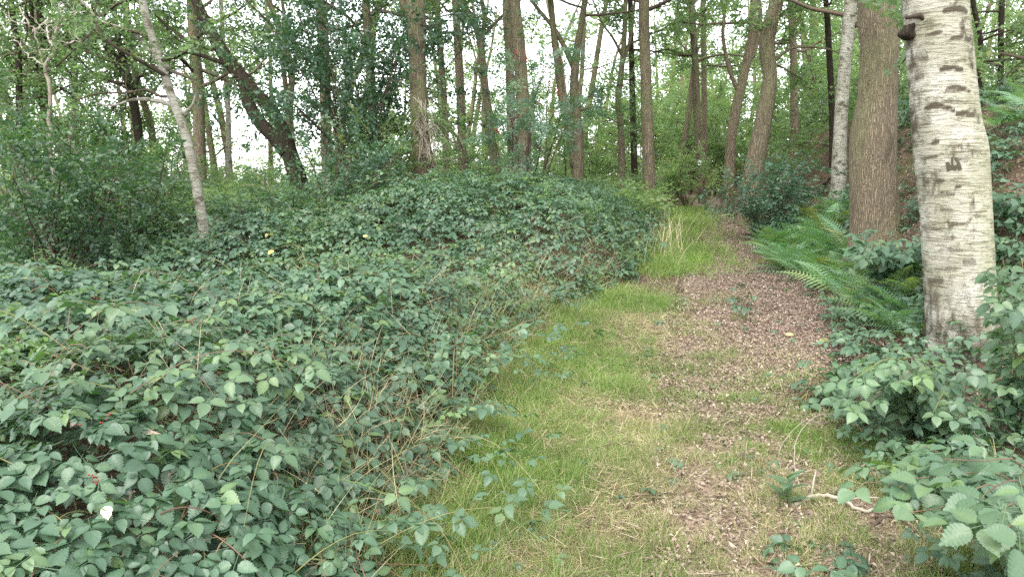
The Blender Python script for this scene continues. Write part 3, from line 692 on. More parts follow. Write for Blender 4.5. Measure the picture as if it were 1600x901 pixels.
    # carved mark: left block, bar, short upright and a slanting leg
    polys = [[(1479.3, 254.2), (1484.5, 253.8), (1486.6, 259.0), (1487.6, 266.5), (1481.2, 267.8)],
             [(1485.6, 259.4), (1490, 259.0), (1495, 258.2), (1500.5, 258.5), (1500.5, 264.5), (1494, 264.2), (1486.8, 265.6)],
             [(1487.6, 249.5), (1489.2, 246.8), (1490.9, 247.0), (1491.4, 259.5), (1489.0, 259.8), (1487.4, 252.5)],
             [(1492.6, 247.4), (1496.0, 247.2), (1499.2, 251.0), (1501.6, 257.0), (1503.8, 265.6), (1498.4, 266.4), (1497.2, 259.0), (1496.6, 254.8), (1493.2, 250.6)],
             [(1490.2, 264.0), (1494.8, 263.8), (1495.0, 266.2), (1491.6, 266.6)]]
    gm = G()
    for po in polys:
        po = np.array(po); c = po.mean(0); k = len(po); dense = []
        for q in range(k):
            for t in (0, .5): dense.append(po[q] + (po[(q + 1) % k] - po[q]) * t)
        dense = np.array(dense) + rng.normal(0, .12, (2 * k, 2)); m = len(dense)
        vv = [surf(*c, .022)[0]] + [surf(*q, .020)[0] for q in dense] + [surf(*q, -.03)[0] for q in dense]
        ff = [[0, 1 + q, 1 + (q + 1) % m] for q in range(m)]
        for q in range(m):
            a, b = 1 + q, 1 + (q + 1) % m; ff += [[a, a + m, b + m], [a, b + m, b]]
        gm.add(vv, ff, .0)
    obj('carved_mark', gm, M['carve'], th, smooth=False)
    return S
M['carve'] = plain_mat('carved_scar', [(0, (.045, .038, .026)), (1, (.10, .085, .055))], 0.9, 60, use_attr=False)
BIRCH_S = big_birch()
# trees up on the bank at the right edge
T_('rowan_tree', 'thin dark stem on the bank top right of the white birch, nearer the birch', 13, [(1520, -2, 8), (1532, 60, 9), (1531, 110, 9), (1530, 150, 9), (1532, 195, 11)], 'oak_dark', 'oak_leaf', 'birch', 7, .9, 13, 1.9, 1.0, .6)
T_('oak_tree', 'thin dark stem on the bank top close to the right edge', 14, [(1566, -2, 10), (1564, 50, 10), (1564, 100, 10), (1562, 160, 11), (1566, 195, 12)], 'oak_dark', 'oak_leaf', 'birch', 8, .8, 14, 2.0, 1.0, .6, limbs=[[(1563, 130, 5), (1552, 160, 4), (1545, 185, 3)]])
T_('oak_tree', 'leafy young oak cut by the right edge on the bank', 11, [(1622, -2, 14), (1618, 80, 14), (1612, 160, 16), (1610, 230, 18)], 'oak_dark', 'oak_leaf', 'oak', 8, .9, 12, 1.9, 1.0, .6)

# waymark on the slender oak
def waymark():
    c = at(1091.6, 254.5, 20); i = np.argmin(np.abs(WM_S[:, 2] - c[2])); ctr = WM_S[i, :3]; R = WM_S[i, 3]
    c = np.array([c[0], ctr[1] - R - .016, c[2]])
    th = thing('trail_marker', 'small white trail marker plate with a black arrow on the slender oak', 'sign', c)
    W, H, t, cr = .048, .066, .007, .014
    pts = []
    for (sx, sz, a0) in ((1, 1, 0), (-1, 1, 90), (-1, -1, 180), (1, -1, 270)):
        for k in range(5):
            a = radians(a0 + 22.5 * k); pts.append((sx * (W - cr) + cr * cos(a), sz * (H - cr) + cr * sin(a)))
    def slab(pts, y0, y1):
        m = len(pts); v = [(x, y0, z) for x, z in pts] + [(x, y1, z) for x, z in pts] + [(0, y0, 0), (0, y1, 0)]
        cx = np.mean([q[0] for q in pts]); cz = np.mean([q[1] for q in pts]); v[-2] = (cx, y0, cz); v[-1] = (cx, y1, cz)
        f = []
        for q in range(m):
            b = (q + 1) % m; f += [[q, b, 2 * m], [b + m, q + m, 2 * m + 1], [q, q + m, b + m], [q, b + m, b]]
        return np.array(v) + c, f
    gp = G(); gp.add(*slab(pts, -t, t)); obj('plate', gp, M['sign_white'], th, smooth=False)
    ga = G()
    arrow = [(-.026, 0), (-.004, .026), (-.004, .011), (.026, .011), (.026, -.011), (-.004, -.011), (-.004, -.026)]
    v = np.array([(x, -t - .003, z) for x, z in arrow] + [(x, -t + .001, z) for x, z in arrow]) + c; m = 7
    f = [[0, 1, 6], [1, 2, 0], [2, 5, 0], [5, 6, 0], [2, 3, 4], [2, 4, 5]]
    for q in range(m):
        b = (q + 1) % m; f += [[q, q + m, b + m], [q, b + m, b]]
    ga.add(v, f); obj('arrow', ga, M['sign_black'], th, smooth=False)
M['sign_white'] = plain_mat('white_plastic', [(0, (.72, .72, .70)), (1, (.84, .84, .82))], 0.45, 30, spec=.4, use_attr=False)
M['sign_black'] = plain_mat('black_print', [(0, (.02, .02, .02)), (1, (.03, .03, .03))], 0.5, 30, spec=.4, use_attr=False)
waymark()

# ------------------------------------------------------------------ shrubs and saplings
def shrub(name, label, base, stems, kind, leaf, dens=1.0, tone=.5, scale=1.0, cat='shrub', group=None, sub=7, r0=.016, start=.3, stalk='twig'):
    """stems: list of tip points (world) reached from the base"""
    th = thing(name, label, cat, base, group); gb, gl = G(), G()
    for tip in stems:
        tip = np.asarray(tip); dv = tip - base
        leafy_branch(gb, gl, np.asarray(base) + rng.normal(0, .04, 3) * [1, 1, 0], dv, np.linalg.norm(dv) * 1.08, r0, kind, sub, dens, 0.0, scale, tone, start, .13)
    obj('stems', gb, M[stalk], th); obj('foliage', gl, M[leaf], th)
    return th, gl
def px_tips(lst, d): return [at(x, y, d + (q[0] if q else 0)) for x, y, *q in lst]
def gbase(px, d):
    x = (px - 800) / FPX * d / (cp)   # near enough: same column
    p = at(px, 300, d); return np.array([p[0], d, float(ground(p[0], d))])
def rtips(cx, cy, rx, ry, d, n, rd=.7):
    out = []
    for q in range(n):
        a = rng.uniform(0, 2 * pi); r = math.sqrt(rng.uniform(.15, 1))
        out.append(at(cx + cos(a) * rx * r, cy + sin(a) * ry * r, d + rng.uniform(-rd, rd)))
    return out
shrub('understory_tree', 'dark bushy young tree with forked stem near left edge', gbase(84, 9), px_tips([(20, 215, -.8), (60, 205), (110, 215, .5), (140, 235, -.5), (30, 260, .6), (100, 250, -.9), (150, 275, .4), (5, 245), (-30, 230), (70, 235, .9), (125, 270, -.6), (50, 290, -.8), (90, 285, -1.1), (20, 300, -1), (130, 300, -.9), (70, 260, -1)], 9), 'small', 'dark_leaf', 1.25, .7, 1.15, 'young tree', None, 7, .022)
shrub('understory_tree', 'leafy sapling rising at the left edge behind the dark bush', gbase(12, 11), rtips(10, 180, 60, 50, 11, 6), 'small', 'dark_leaf', .7, .8, 1.3, 'young tree')
shrub('shrub', 'shrub on thin bent stems left of the leaning birch', gbase(212, 10), rtips(205, 255, 62, 40, 10, 11) + px_tips([(195, 280), (190, 300, -.3), (235, 322, -.3)], 10), 'small', 'dark_leaf', .75, .9, 1.1, r0=.018)
shrub('shrub', 'green bush behind the leaning birch, left of its trunk', gbase(262, 12), rtips(255, 268, 50, 38, 12, 7), 'small', 'oak_leaf', .7, .5, 1.2)
shrub('shrub', 'pale leaved bush with two stems in a V by the leaning birch', gbase(458, 10.5), px_tips([(420, 285), (400, 278, .5), (490, 295, -.3), (505, 282, .4), (430, 282, .6), (440, 290, -.5), (410, 295, -.4), (475, 290)], 10.5), 'small', 'blue_leaf', .8, .8, .95)
shrub('sapling', 'bright green sapling on a dark stem left of the twiggy oak', gbase(528, 11.5), rtips(562, 235, 50, 38, 11.5, 11), 'small', 'blue_leaf', .9, .6, 1.05, 'young tree', r0=.022)
shrub('sapling', 'loose pale sapling between the holly and the twiggy oak', gbase(592, 13), rtips(598, 215, 52, 60, 13, 12), 'small', 'oak_leaf', 1.1, .7, 1.2, 'young tree', r0=.02)
shrub('holly_tree', 'tall dark evergreen holly left of the twiggy oak', gbase(548, 14), [at(562 + np.clip(rng.normal(0, 30), -60, 60), y + rng.uniform(-12, 12), 14 + rng.uniform(-.9, .9)) for y in np.linspace(-60, 170, 26)], 'holly', 'dark_leaf', 1.3, .45, 1.1, 'tree', r0=.03, start=.62)
shrub('sapling', 'thin dark sapling between slim grey oak and central oak', gbase(734, 12.5), px_tips([(731, 130), (745, 175, .3), (722, 180, -.3), (760, 215, .2), (716, 225, .3), (748, 235, -.3)], 12.5), 'small', 'oak_leaf', .9, .6, 1.0, 'young tree', r0=.018)
def rowan():
    base = gbase(806, 12)
    th, gl = shrub('rowan_sapling', 'slender rowan with red berry clusters before the central oak', base, px_tips([(806, 60), (770, 170, -.3), (845, 150, -.2), (835, 85, .2), (870, 95, -.2), (780, 100, .2), (880, 195, -.3), (752, 205, -.4), (820, 190, -.5), (900, 130, .1)], 12), 'rowan', 'blue_leaf', .8, .65, 1.0, 'young tree', None, 4, .018, .55)
    gb = G(); t = np.array([[0, 0, 1], [1, 0, 0], [0, 1, 0], [-1, 0, 0], [0, -1, 0], [0, 0, -1.0]]); tf = np.array([[0, 1, 2], [0, 2, 3], [0, 3, 4], [0, 4, 1], [5, 2, 1], [5, 3, 2], [5, 4, 3], [5, 1, 4]])
    for (x, y) in [(777, 177), (774, 203), (798, 188), (826, 205), (778, 205), (862, 203), (875, 203), (797, 100), (823, 84), (822, 93), (858, 86), (880, 96), (808, 84), (856, 120), (862, 129), (868, 138), (872, 145), (880, 158), (857, 174), (825, 110), (868, 192), (840, 165)]:
        c = at(x, y, 12 + rng.uniform(-.5, .1)); n = rng.integers(8, 16)
        p = c + rng.normal(0, 1, (n, 3)) * [.032, .032, .024]
        scatter(gb, t, tf, p, np.repeat(np.eye(3)[None], n, 0), rng.uniform(.008, .011, n), rng.uniform(0, 1, n))
    obj('berries', gb, M['berry'], th)
rowan()
shrub('elder_bush', 'bluish green bush growing above the ferns by the curved oak', gbase(1208, 12.5), rtips(1208, 285, 28, 36, 12.5, 11, .3) + px_tips([(1180, 258), (1232, 250)], 12.5), 'holly', 'blue_leaf', 1.1, .5, .9, r0=.014, start=.2)
shrub('sapling', 'leafy sapling at the far bend of the path', gbase(1075, 18), rtips(1070, 262, 40, 22, 18, 9), 'small', 'bright_leaf', 1.2, .6, 1.3, 'young tree')

# dead twigs hanging on the stout oak
def dead_twigs():
    g = G(); th = None
    for q in range(70):
        t = rng.uniform(0, 1); p = at(652 + 14 * t + rng.uniform(-10, 14), 150 + 110 * rng.uniform(0, 1), 12.78)
        e = at(672 + rng.normal(14, 22), 205 + rng.uniform(0, 70), 12.7 + rng.uniform(-.3, .1))
        P = wander(p, e - p + np.array([0, 0, .15]), np.linalg.norm(e - p) * 1.0, 6, .22, -.12)
        tube(g, P, np.linspace(.006, .0025, 7), 3, rng.uniform(0, 1))
    tag(obj('dead_twig_tangle', g, M['dead'], origin=at(668, 220, 12.7)), 'tangle of pale dead twigs hanging down the stout oak', 'twigs')
dead_twigs()
def dead_tree():
    d = 15
    base = gbase(78, d); th = thing('dead_tree', 'bare dead tree with pale twisted boughs, upper left', 'tree', base)
    g = G()
    def pl(pts, r=None):
        L = resample(px_line(pts, d), len(pts) * 5); L[1:, :3] += rng.normal(0, .022, (len(L) - 1, 3)); L[:, 1] += np.linspace(0, rng.uniform(-.5, .5), len(L)); tube(g, L[:, :3], np.maximum(L[:, 3] * .7, .005), 6, rng.uniform(.2, 1), .08, 2)
        for _ in range(4):
            i = rng.integers(3, len(L) - 1); Q = wander(L[i, :3], rng.normal(0, 1, 3) + [0, 0, .4], rng.uniform(.25, .7), 5, .35); tube(g, Q, np.linspace(max(L[i, 3] * .5, .006), .003, 6), 4, rng.uniform(.2, 1))
    A = px_line([(80, 290, 10), (78, 180, 10), (74, 110, 9), (84, 78, 9), (90, 45, 7), (94, 5, 5)], d); A[0, 2] = base[2] - .2
    L = resample(A, 30); L[:, :2] += rng.normal(0, .02, (30, 2)); tube(g, L[:, :3], L[:, 3] * .75, 8, .1, .1, 3)
    for p in [[(84, 72, 6), (72, 60, 5), (58, 40, 4), (48, 14, 3)], [(90, 48, 5), (104, 38, 4), (122, 28, 3), (136, 22, 2)], [(74, 110, 5), (64, 85, 4), (52, 50, 4), (30, 12, 3)], [(76, 100, 4), (52, 92, 3.5), (24, 55, 3), (8, 38, 2)], [(52, 50, 3), (62, 35, 2.5), (80, 48, 2)], [(86, 70, 4), (100, 60, 3), (112, 62, 2)], [(92, 30, 3), (104, 18, 2.5), (106, 5, 2)], [(24, 55, 3), (36, 72, 2.5), (50, 85, 2)]]: pl(p)
    obj('trunk', g, M['dead'], th)
dead_tree()

# ------------------------------------------------------------------ ferns
def tpl_frond(r, np_=15, L=.85):
    V, F, k = [], [], 0
    bend = r.uniform(.5, .9)
    ax = lambda t: np.array([0, L * (t - .12 * bend * t ** 3), L * (.42 * bend * t - .75 * bend * t * t * .9)])
    for q in range(np_):
        t = .18 + .80 * q / (np_ - 1); ln = .20 * sin(pi * (t * .82 + .12)) ** .9 * (1.12 - t * .9) * 1.35
        for s in (-1, 1):
            m = 6; p = ax(t); W = .030 * (1 - t * .4)
            tt = np.linspace(0, 1, m + 1); hw = W / 2 * (1 - tt ** 1.6); teeth = np.where(np.arange(m + 1) % 2, 1.25, .45)
            y0 = tt * ln; dz = -.18 * ln * tt ** 2
            c = np.stack([s * y0 * .96, y0 * .32, dz], 1)
            a = c + np.stack([0 * tt, hw * teeth, 0 * tt], 1); b = c - np.stack([0 * tt, hw * teeth, 0 * tt], 1)
            v = np.concatenate([a, b]) + p; i = np.arange(m)
            f = np.concatenate([np.stack([i, i + m + 1, i + m + 2], 1), np.stack([i, i + m + 2, i + 1], 1)])
            V.append(v); F.append(f + k); k += len(v)
    ts = np.linspace(0, 1, 9); P = np.array([ax(t) for t in ts]); w = np.linspace(.005, .0015, 9)
    v = np.concatenate([P + np.stack([w, 0 * w, 0 * w], 1), P - np.stack([w, 0 * w, 0 * w], 1)]); i = np.arange(8)
    V.append(v); F.append(np.concatenate([np.stack([i, i + 9, i + 10], 1), np.stack([i, i + 10, i + 1], 1)]) + k)
    return np.vstack(V), np.vstack(F)
FR = [tpl_frond(tr_, 15) for _ in range(7)]
def fern(label, px, py, d=None, n=9, size=1.0, tone=.5, group='ferns on the bank by the path', bias=None):
    p = ghit(px, py) if d is None else gbase(px, d)
    g = G(); a = rng.uniform(0, 6)
    for q in range(n):
        yaw = a + q * 2 * pi / n + rng.uniform(-.3, .3)
        if bias is not None: yaw = bias + rng.normal(0, .9)
        el = rng.uniform(.2, .85); dv = np.array([[cos(yaw) * cos(el), sin(yaw) * cos(el), sin(el)]])
        R = frames_dir(dv, np.array([[rng.normal(0, .2), rng.normal(0, .2), 1.0]])); T = FR[rng.integers(0, 7)]
        scatter(g, T[0], T[1], p[None] + np.array([[0, 0, .03]]), R, size * .70 * rng.uniform(.6, 1.15), np.array([np.clip(tone + rng.normal(0, .24), 0, 1)]))
    return tag(obj('fern', g, M['fern'], origin=p), label, 'fern', group)
FL = [
 ('fern leaning over the path edge below the bluish bush', 1165, 352, 8, 1.0, .45), ('low fern with pale fronds spilling onto the leaf litter', 1215, 392, 9, .95, .6),
 ('fern with its fronds just over the trail, left of the oak with the burr', 1250, 405, 9, .95, .55), ('bright fern at the foot of the oak with the burr', 1300, 425, 9, .9, .6),
 ('fern between the oak with the burr and the path', 1325, 440, 9, .85, .55), ('dark fern in the hollow left of the bluish bush', 1190, 372, 8, .9, .25)]
for (lab, px, py, n, sz, tn) in FL: fern(lab, px, py, None, n, sz, tn, 'ferns on the bank by the path', radians(215))
for (px, d) in [(1225, 11.5), (1245, 11), (1265, 11.5), (1285, 11), (1302, 11.5), (1250, 12.5), (1275, 12.8), (1300, 13), (1230, 13.2), (1262, 10.2), (1288, 10), (1310, 10.2), (1240, 10), (1270, 9.2), (1298, 9), (1320, 9.3), (1225, 10.6), (1205, 11.4), (1320, 12)]:
    fern('green fern in the dense mass of ferns left of the oak with the burr', px, 0, d, rng.integers(8, 12), rng.uniform(.85, 1.25), rng.uniform(.35, .65))
for q in range(30):
    d = rng.uniform(9.5, 14); fern('green fern in the dense mass of ferns left of the oak with the burr', rng.uniform(1225, 1335), 0, d, rng.integers(7, 11), rng.uniform(.95, 1.35), rng.uniform(.35, .85))
for (px, py) in [(1340, 455), (1300, 400), (1335, 405), (1260, 385), (1390, 470), (1230, 365), (1275, 430), (1355, 430), (1310, 465), (1370, 495), (1415, 500), (1245, 345), (1285, 365), (1400, 440), (1430, 470), (1265, 410), (1290, 445), (1325, 475), (1350, 500), (1385, 520), (1295, 420), (1410, 530), (1340, 430), (1240, 375), (1425, 440)]:
    fern('fern at the lower edge of the fern mass by the leaf litter', px, py, None, 9, rng.uniform(.9, 1.2), rng.uniform(.4, .8), 'ferns along the edge of the leaf litter')
for (px, d) in [(1385, 7.2), (1405, 6.8), (1350, 7.6), (1420, 6.4)]:
    fern('fern growing between the oak with the burr and the white birch', px, 0, d, 8, rng.uniform(.6, .85), .5)
for (px, d) in [(1545, 9.5), (1570, 9), (1590, 8.6), (1558, 10), (1600, 9.6), (1610, 8.4), (1580, 10.5)]:
    fern('fern on top of the bank right of the white birch', px, 0, d, 9, rng.uniform(.8, 1.1), .6)

# ------------------------------------------------------------------ brambles
EY = np.array([1.2, 2.2, 3.05, 4.0, 5.1, 6.6, 7.6, 8.3, 9.2, 11, 13, 16, 24]); EX = np.array([-.62, -.50, -.42, -.30, -.20, .22, .42, .75, 1.55, 2.0, 2.5, 3.3, 5.2])
def edge_x(y): return np.interp(y, EY, EX)
def edge_n(x, y): return .34 * fbm(x * 1.2, y * 1.2, s=41) + .14 * fbm(x * 4.5, y * 4.5, s=40)
def bram_h(x, y):
    e = edge_x(y) - x + edge_n(x, y)
    rise = np.clip(e / 1.1, 0, 1) ** .55
    h = .64 + 0 * x
    h = h - .50 * np.exp(-((y - 7.7) / 1.1) ** 2) * sst(.6, -1.2, x) + .14 * np.exp(-((y - 5.2) / 1.2) ** 2)
    md = np.exp(-(((x + .3) / 2.7) ** 2 + ((y - 11.2) / 2.4) ** 2)); h = h + .55 * md
    h = h - .25 * sst(-3.5, -6.5, x) * sst(6, 9, y)
    h = h + .26 * fbm(x * .9, y * .9, s=42) + .14 * fbm(x * 2.3, y * 2.3, s=43)
    return np.clip(h, .12, 2) * rise
def bram_ok(x, y):
    ok = (edge_x(y) - x + edge_n(x, y) > 0)
    return ok
def bram_points(n, y0, y1):
    y = rng.uniform(y0, y1, n); x = rng.uniform(-1, 1, n) * (.74 * y + 1.0)
    m = bram_ok(x, y); x, y = x[m], y[m]
    z = ground(x, y); h = bram_h(x, y); e = .06
    gxn = -(ground(x + e, y) + bram_h(x + e, y) - z - h) / e; gyn = -(ground(x, y + e) + bram_h(x, y + e) - z - h) / e
    return x, y, z, h, np.clip(np.stack([gxn, gyn, np.ones_like(x)], 1), -1.6, 1.6)
def bram_layer(g, T, n, y0, y1, sc0=1.0):
    x, y, z, h, nn = bram_points(n, y0, y1); N = len(x)
    dep = np.where(rng.uniform(0, 1, N) < .68, rng.exponential(.035, N), rng.uniform(0, .75, N) * h)
    # clumped: leaves gather in shelves with dark hollows between
    cl = fbm(x * 3.2, y * 3.2, (z + h - dep) * 5, s=44, o=3)
    keep = (cl > -.30) | (rng.uniform(0, 1, N) < .15)
    x, y, z, h, nn, dep = x[keep], y[keep], z[keep], h[keep], nn[keep], dep[keep]; N = len(x)
    pos = np.stack([x, y, z + np.maximum(h - dep, .03) + rng.normal(0, .02, N)], 1)
    nv = nrm(nn) * .55 + np.array([0, -.12, .65]) + rng.normal(0, .21, (N, 3)); nv[:, 2] = np.maximum(nv[:, 2], .15)
    fall = np.arctan2(nn[:, 1], nn[:, 0]) + rng.normal(0, 1.1, N)
    rnd = np.clip(.36 + .50 * fbm(x * .9, y * .9, s=45) + rng.normal(0, .17, N), 0, .9)
    rnd = np.where(rng.uniform(0, 1, N) < .002, rng.uniform(.93, .99, N), rnd)
    young = rng.uniform(0, 1, N) < .05; rnd = np.where(young, .86 + rng.uniform(0, .07, N), rnd)
    add_compound(g, T, pos, frames(nv, fall), sc0 * rng.uniform(.55, 1.3, N), rnd)
gsp = G(); g1 = G(); bram_layer(g1, B_HI, 12500, 1.35, 3.9, .72); bram_layer(g1, B_MID, 16500, 3.9, 6.2, .73)
# other seedlings and fresh shoots among the brambles
gy_ = G(); x, y, z, h, nn = bram_points(9000, 2.0, 13.5); m = fbm(x * .8, y * .8, s=47) > .16; x, y, z, h = x[m], y[m], z[m], h[m]; N = len(x)
a = rng.uniform(0, 6.3, N); add_sprays(gy_, 'small', np.stack([x, y, z + h * rng.uniform(.55, 1.08, N)], 1), np.stack([np.cos(a), np.sin(a), rng.uniform(0, .9, N)], 1), rng.uniform(.4, .85, N), np.clip(rng.normal(.3, .2, N), 0, 1))
tag(obj('young_shoots', gy_, M['bright_leaf']), 'lighter green young shoots growing up through the brambles', 'shoots', kind='stuff')
g2 = G(); bram_layer(g2, B_MID, 24000, 6.2, 9.5, .76); bram_layer(g2, B_LOW, 42000, 9.5, 16, .80)
for q in range(150):
    y = 2.3 + 8.5 * rng.uniform(0, 1) ** 1.2; x = rng.uniform(-1, .25) * (.72 * y + .3); x = min(x, edge_x(y) - rng.uniform(-.05, .3)); az = rng.uniform(0, 6.3); L = rng.uniform(.4, .9)
    t = np.linspace(0, 1, 10); ax = x + cos(az) * L * t; ay = y + sin(az) * L * t; h0 = float(ground(x, y) + bram_h(x, y)) - .08; az_ = h0 + rng.uniform(.18, .42) * np.sin(pi * np.clip(t * .8 + .05, 0, 1)) * min(1.0, L) - .05 * t
    P = np.stack([ax, ay, az_], 1); tgt = g1 if y < 6.2 else g1
    tube(gsp, P, np.linspace(.0026, .0012, 10), 4, np.clip(rng.normal(.55, .25), 0, 1))
    k = np.arange(1, 10); yaw = az + np.where(k % 2, 1, -1) * rng.uniform(.5, 1.3, 9); off = np.stack([np.cos(yaw), np.sin(yaw), 0 * yaw + .2], 1) * .045
    nv = np.stack([rng.normal(0, .3, 9), rng.normal(-.1, .3, 9), np.ones(9)], 1)
    add_compound(g1, B_HI if y < 4 else B_MID, P[1:] + off, frames(nv, yaw), rng.uniform(.5, .9, 9), np.clip(rng.normal(.55, .18, 9), 0, .88))
tag(obj('spray_canes', gsp, M['cane']), 'thin arching canes standing clear above the bramble leaves', 'canes', kind='stuff')
tag(obj('bramble_thicket', g1, M['bramble']), 'spreading mass of dark green bramble leaves in front, left of the grass', 'brambles', kind='stuff')
tag(obj('bramble_mound', g2, M['bramble']), 'high mound of dense brambles below the oak trunks', 'brambles', kind='stuff')
gc = G()
for q in range(330):
    y = 1.5 + 9 * rng.uniform(0, 1) ** 1.6; x = rng.uniform(-1, .3) * (.72 * y + .4); x = min(x, edge_x(y) - .05)
    z = float(ground(x, y)); h = float(bram_h(x, y)); az = rng.uniform(0, 2 * pi); L = rng.uniform(.35, 1.1)
    t = np.linspace(0, 1, 9); bx = x + cos(az) * L * (t - .5) + .04 * np.sin(t * 5 + q); by = y + sin(az) * L * (t - .5)
    bz = ground(bx, by) + np.maximum(bram_h(bx, by), .05) * (.35 + .72 * np.sin(pi * np.clip(t * .85 + .1, 0, 1))) * rng.uniform(.85, 1.05) + .02
    bz = np.convolve(np.pad(bz, 2, mode='edge'), np.ones(5) / 5, 'valid')
    tube(gc, resample(np.stack([bx, by, bz], 1), 20), np.linspace(.0034, .0014, 20) * rng.uniform(.7, 1.1), 5, np.clip(rng.normal(.5, .3), 0, 1))
tag(obj('bramble_canes', gc, M['cane']), 'reddish arching canes threading through the brambles', 'canes', kind='stuff')
gb = G(); oct_v = np.array([[0, 0, 1], [1, 0, 0], [0, 1, 0], [-1, 0, 0], [0, -1, 0], [0, 0, -1.0]]); oct_f = np.array([[0, 1, 2], [0, 2, 3], [0, 3, 4], [0, 4, 1], [5, 2, 1], [5, 3, 2], [5, 4, 3], [5, 1, 4]])
x, y, z, h, nn = bram_points(60, 1.6, 6.0)
for q in range(len(x)):
    c = np.array([x[q], y[q], z[q] + h[q] + .015]); n = rng.integers(4, 12); p = c + rng.normal(0, .011, (n, 3))
    scatter(gb, oct_v, oct_f, p, np.repeat(np.eye(3)[None], n, 0), rng.uniform(.003, .005, n), rng.uniform(0, .5, n))
tag(obj('bramble_berries', gb, M['berry']), 'tiny unripe red berries dotted over the brambles', 'berries', kind='stuff')

def bramble_bush(label, base, canes, T, sc=1.0, tone=.35, step=.075, cat='bramble bush', name='bramble_bush', canes_r=.0045):
    """canes: list of control points lists (world)"""
    th = thing(name, label, cat, base); gb, gl = G(), G()
    for ctrl in canes:
        P = np.vstack([base + rng.normal(0, .05, 3) * [1, 1, 0]] + [np.asarray(c) for c in ctrl]); P = resample(P, 24)
        tube(gb, P, np.linspace(canes_r, canes_r * .35, 24), 5, np.clip(rng.normal(.5, .25), 0, 1))
        L = np.linalg.norm(np.diff(P, axis=0), axis=1).sum(); n = max(4, int(L / step)); pos, yaw, nv = [], [], []
        for q in range(n):
            t = .18 + .82 * q / (n - 1); i = min(int(t * 23), 22); Tn = P[i + 1] - P[i]
            a = math.atan2(Tn[1], Tn[0]) + (1 if q % 2 else -1) * rng.uniform(.5, 1.4) * (0.3 if q == n - 1 else 1)
            pos.append(P[i] + np.array([cos(a), sin(a), .25]) * .055 * sc); yaw.append(a); nv.append([rng.normal(0, .28) + .25 * cos(a), rng.normal(0, .28) + .25 * sin(a) - .15, 1])
        N = len(pos); rnd = np.clip(tone + rng.normal(0, .13, N), 0, .9); rnd = np.where(rng.uniform(0, 1, N) < .012, .93, rnd)
        add_compound(gl, T, np.array(pos), frames(np.array(nv), np.array(yaw)), sc * rng.uniform(.75, 1.2, N), rnd)
    obj('canes', gb, M['cane'], th); obj('foliage', gl, M['bramble'], th)
def pxc(lst): return [at(x, y, d) for x, y, d in lst]
def bush_canes(cx, cy, rx, ry, d, n, base, arch=.25):
    out = []
    for q in range(n):
        a = rng.uniform(0, 2 * pi); r = math.sqrt(rng.uniform(.1, 1)); e = at(cx + rx * r * cos(a), cy + ry * r * sin(a), d + rng.uniform(-.45, .45))
        m = base + (e - base) * .55 + np.array([0, 0, arch * np.linalg.norm(e - base)]); out.append([m, e])
    return out
b = ghit(1490, 700); bramble_bush('broad leaved bramble bush in front of the white birch base', b, bush_canes(1440, 618, 135, 58, b[1] - .1, 40, b), B_HI, .8, .6)
b = ghit(1600, 690); bramble_bush('tall bramble reaching up the right edge beside the birch', b, bush_canes(1585, 510, 62, 110, b[1], 24, b, .15), B_HI, .8, .6)
b = ghit(1560, 800); bramble_bush('low bramble filling the gap above the corner bramble at right', b, bush_canes(1500, 720, 120, 55, b[1] + .1, 20, b, .12), B_HI, .85, .5)
b = ghit(1640, 880); bramble_bush('large leaved bramble sprawling in the bottom right corner', b, [pxc([(1580, 750, 2.75), (1460, 745, 2.6), (1345, 755, 2.55)]), pxc([(1560, 760, 2.5), (1480, 790, 2.4), (1420, 800, 2.35)]), pxc([(1600, 730, 2.7), (1530, 720, 2.7), (1450, 715, 2.75)]), pxc([(1590, 790, 2.3), (1560, 810, 2.2), (1530, 850, 2.2)]), pxc([(1620, 800, 2.1), (1590, 810, 2.0), (1565, 835, 1.95)]), pxc([(1600, 760, 2.5), (1540, 770, 2.4), (1500, 820, 2.4)])], B_HI, 1.05, .62, .075)
b = ghit(1395, 440); bramble_bush('bramble shrub at the foot of the oak with the burr', b, bush_canes(1385, 385, 45, 30, b[1] - .3, 18, b, .2), B_MID, 1.1, .45)
b = gbase(1590, 7.2); bramble_bush('bramble hanging down the bare soil bank by the right edge', b, bush_canes(1600, 330, 40, 60, 6.9, 10, b, .05), B_MID, 1.2, .5)
b = ghit(1275, 905); bramble_bush('small bramble seedling in the bottom grass right of centre', b, bush_canes(1268, 862, 45, 26, b[1], 7, b, .1), B_HI, .9, .30)
b = ghit(1165, 492); bramble_bush('small weed standing alone in the middle of the path', b, bush_canes(1160, 462, 14, 22, b[1], 5, b, .1), B_MID, .7, .5, cat='weed', name='weed')
b = ghit(1240, 640); bramble_bush('low bramble shoot at the path edge left of the birch bramble', b, bush_canes(1300, 580, 35, 20, b[1] + .2, 7, b, .15), B_HI, .9, .45)
def lance_plant(label, px, py, n, L, mat='bramble', tone=.7):
    p = ghit(px, py); g = G(); v, f = tpl_leaflet(1, .34, 7, 0, .2, .35)
    for q in range(n):
        a = q * 2.4; el = rng.uniform(.25, .9); z = .03 + .13 * q / n * (L / .13)
        R = frames_dir(np.array([[cos(a) * cos(el), sin(a) * cos(el), sin(el)]]), np.array([[0, 0, 1.0]]))
        scatter(g, v, f, p[None] + [[0, 0, z]], R, L * rng.uniform(.7, 1.1), np.array([tone + rng.normal(0, .06)]))
    tube(g, np.array([p, p + [0, 0, .10], p + [.01, 0, .2 * L / .13]]), [.004, .003, .002], 5, .85)
    return tag(obj('seedling', g, M['bramble'], origin=p), label, 'seedling')
lance_plant('upright seedling with glossy pointed leaves beside the fallen stick', 1228, 795, 11, .13)

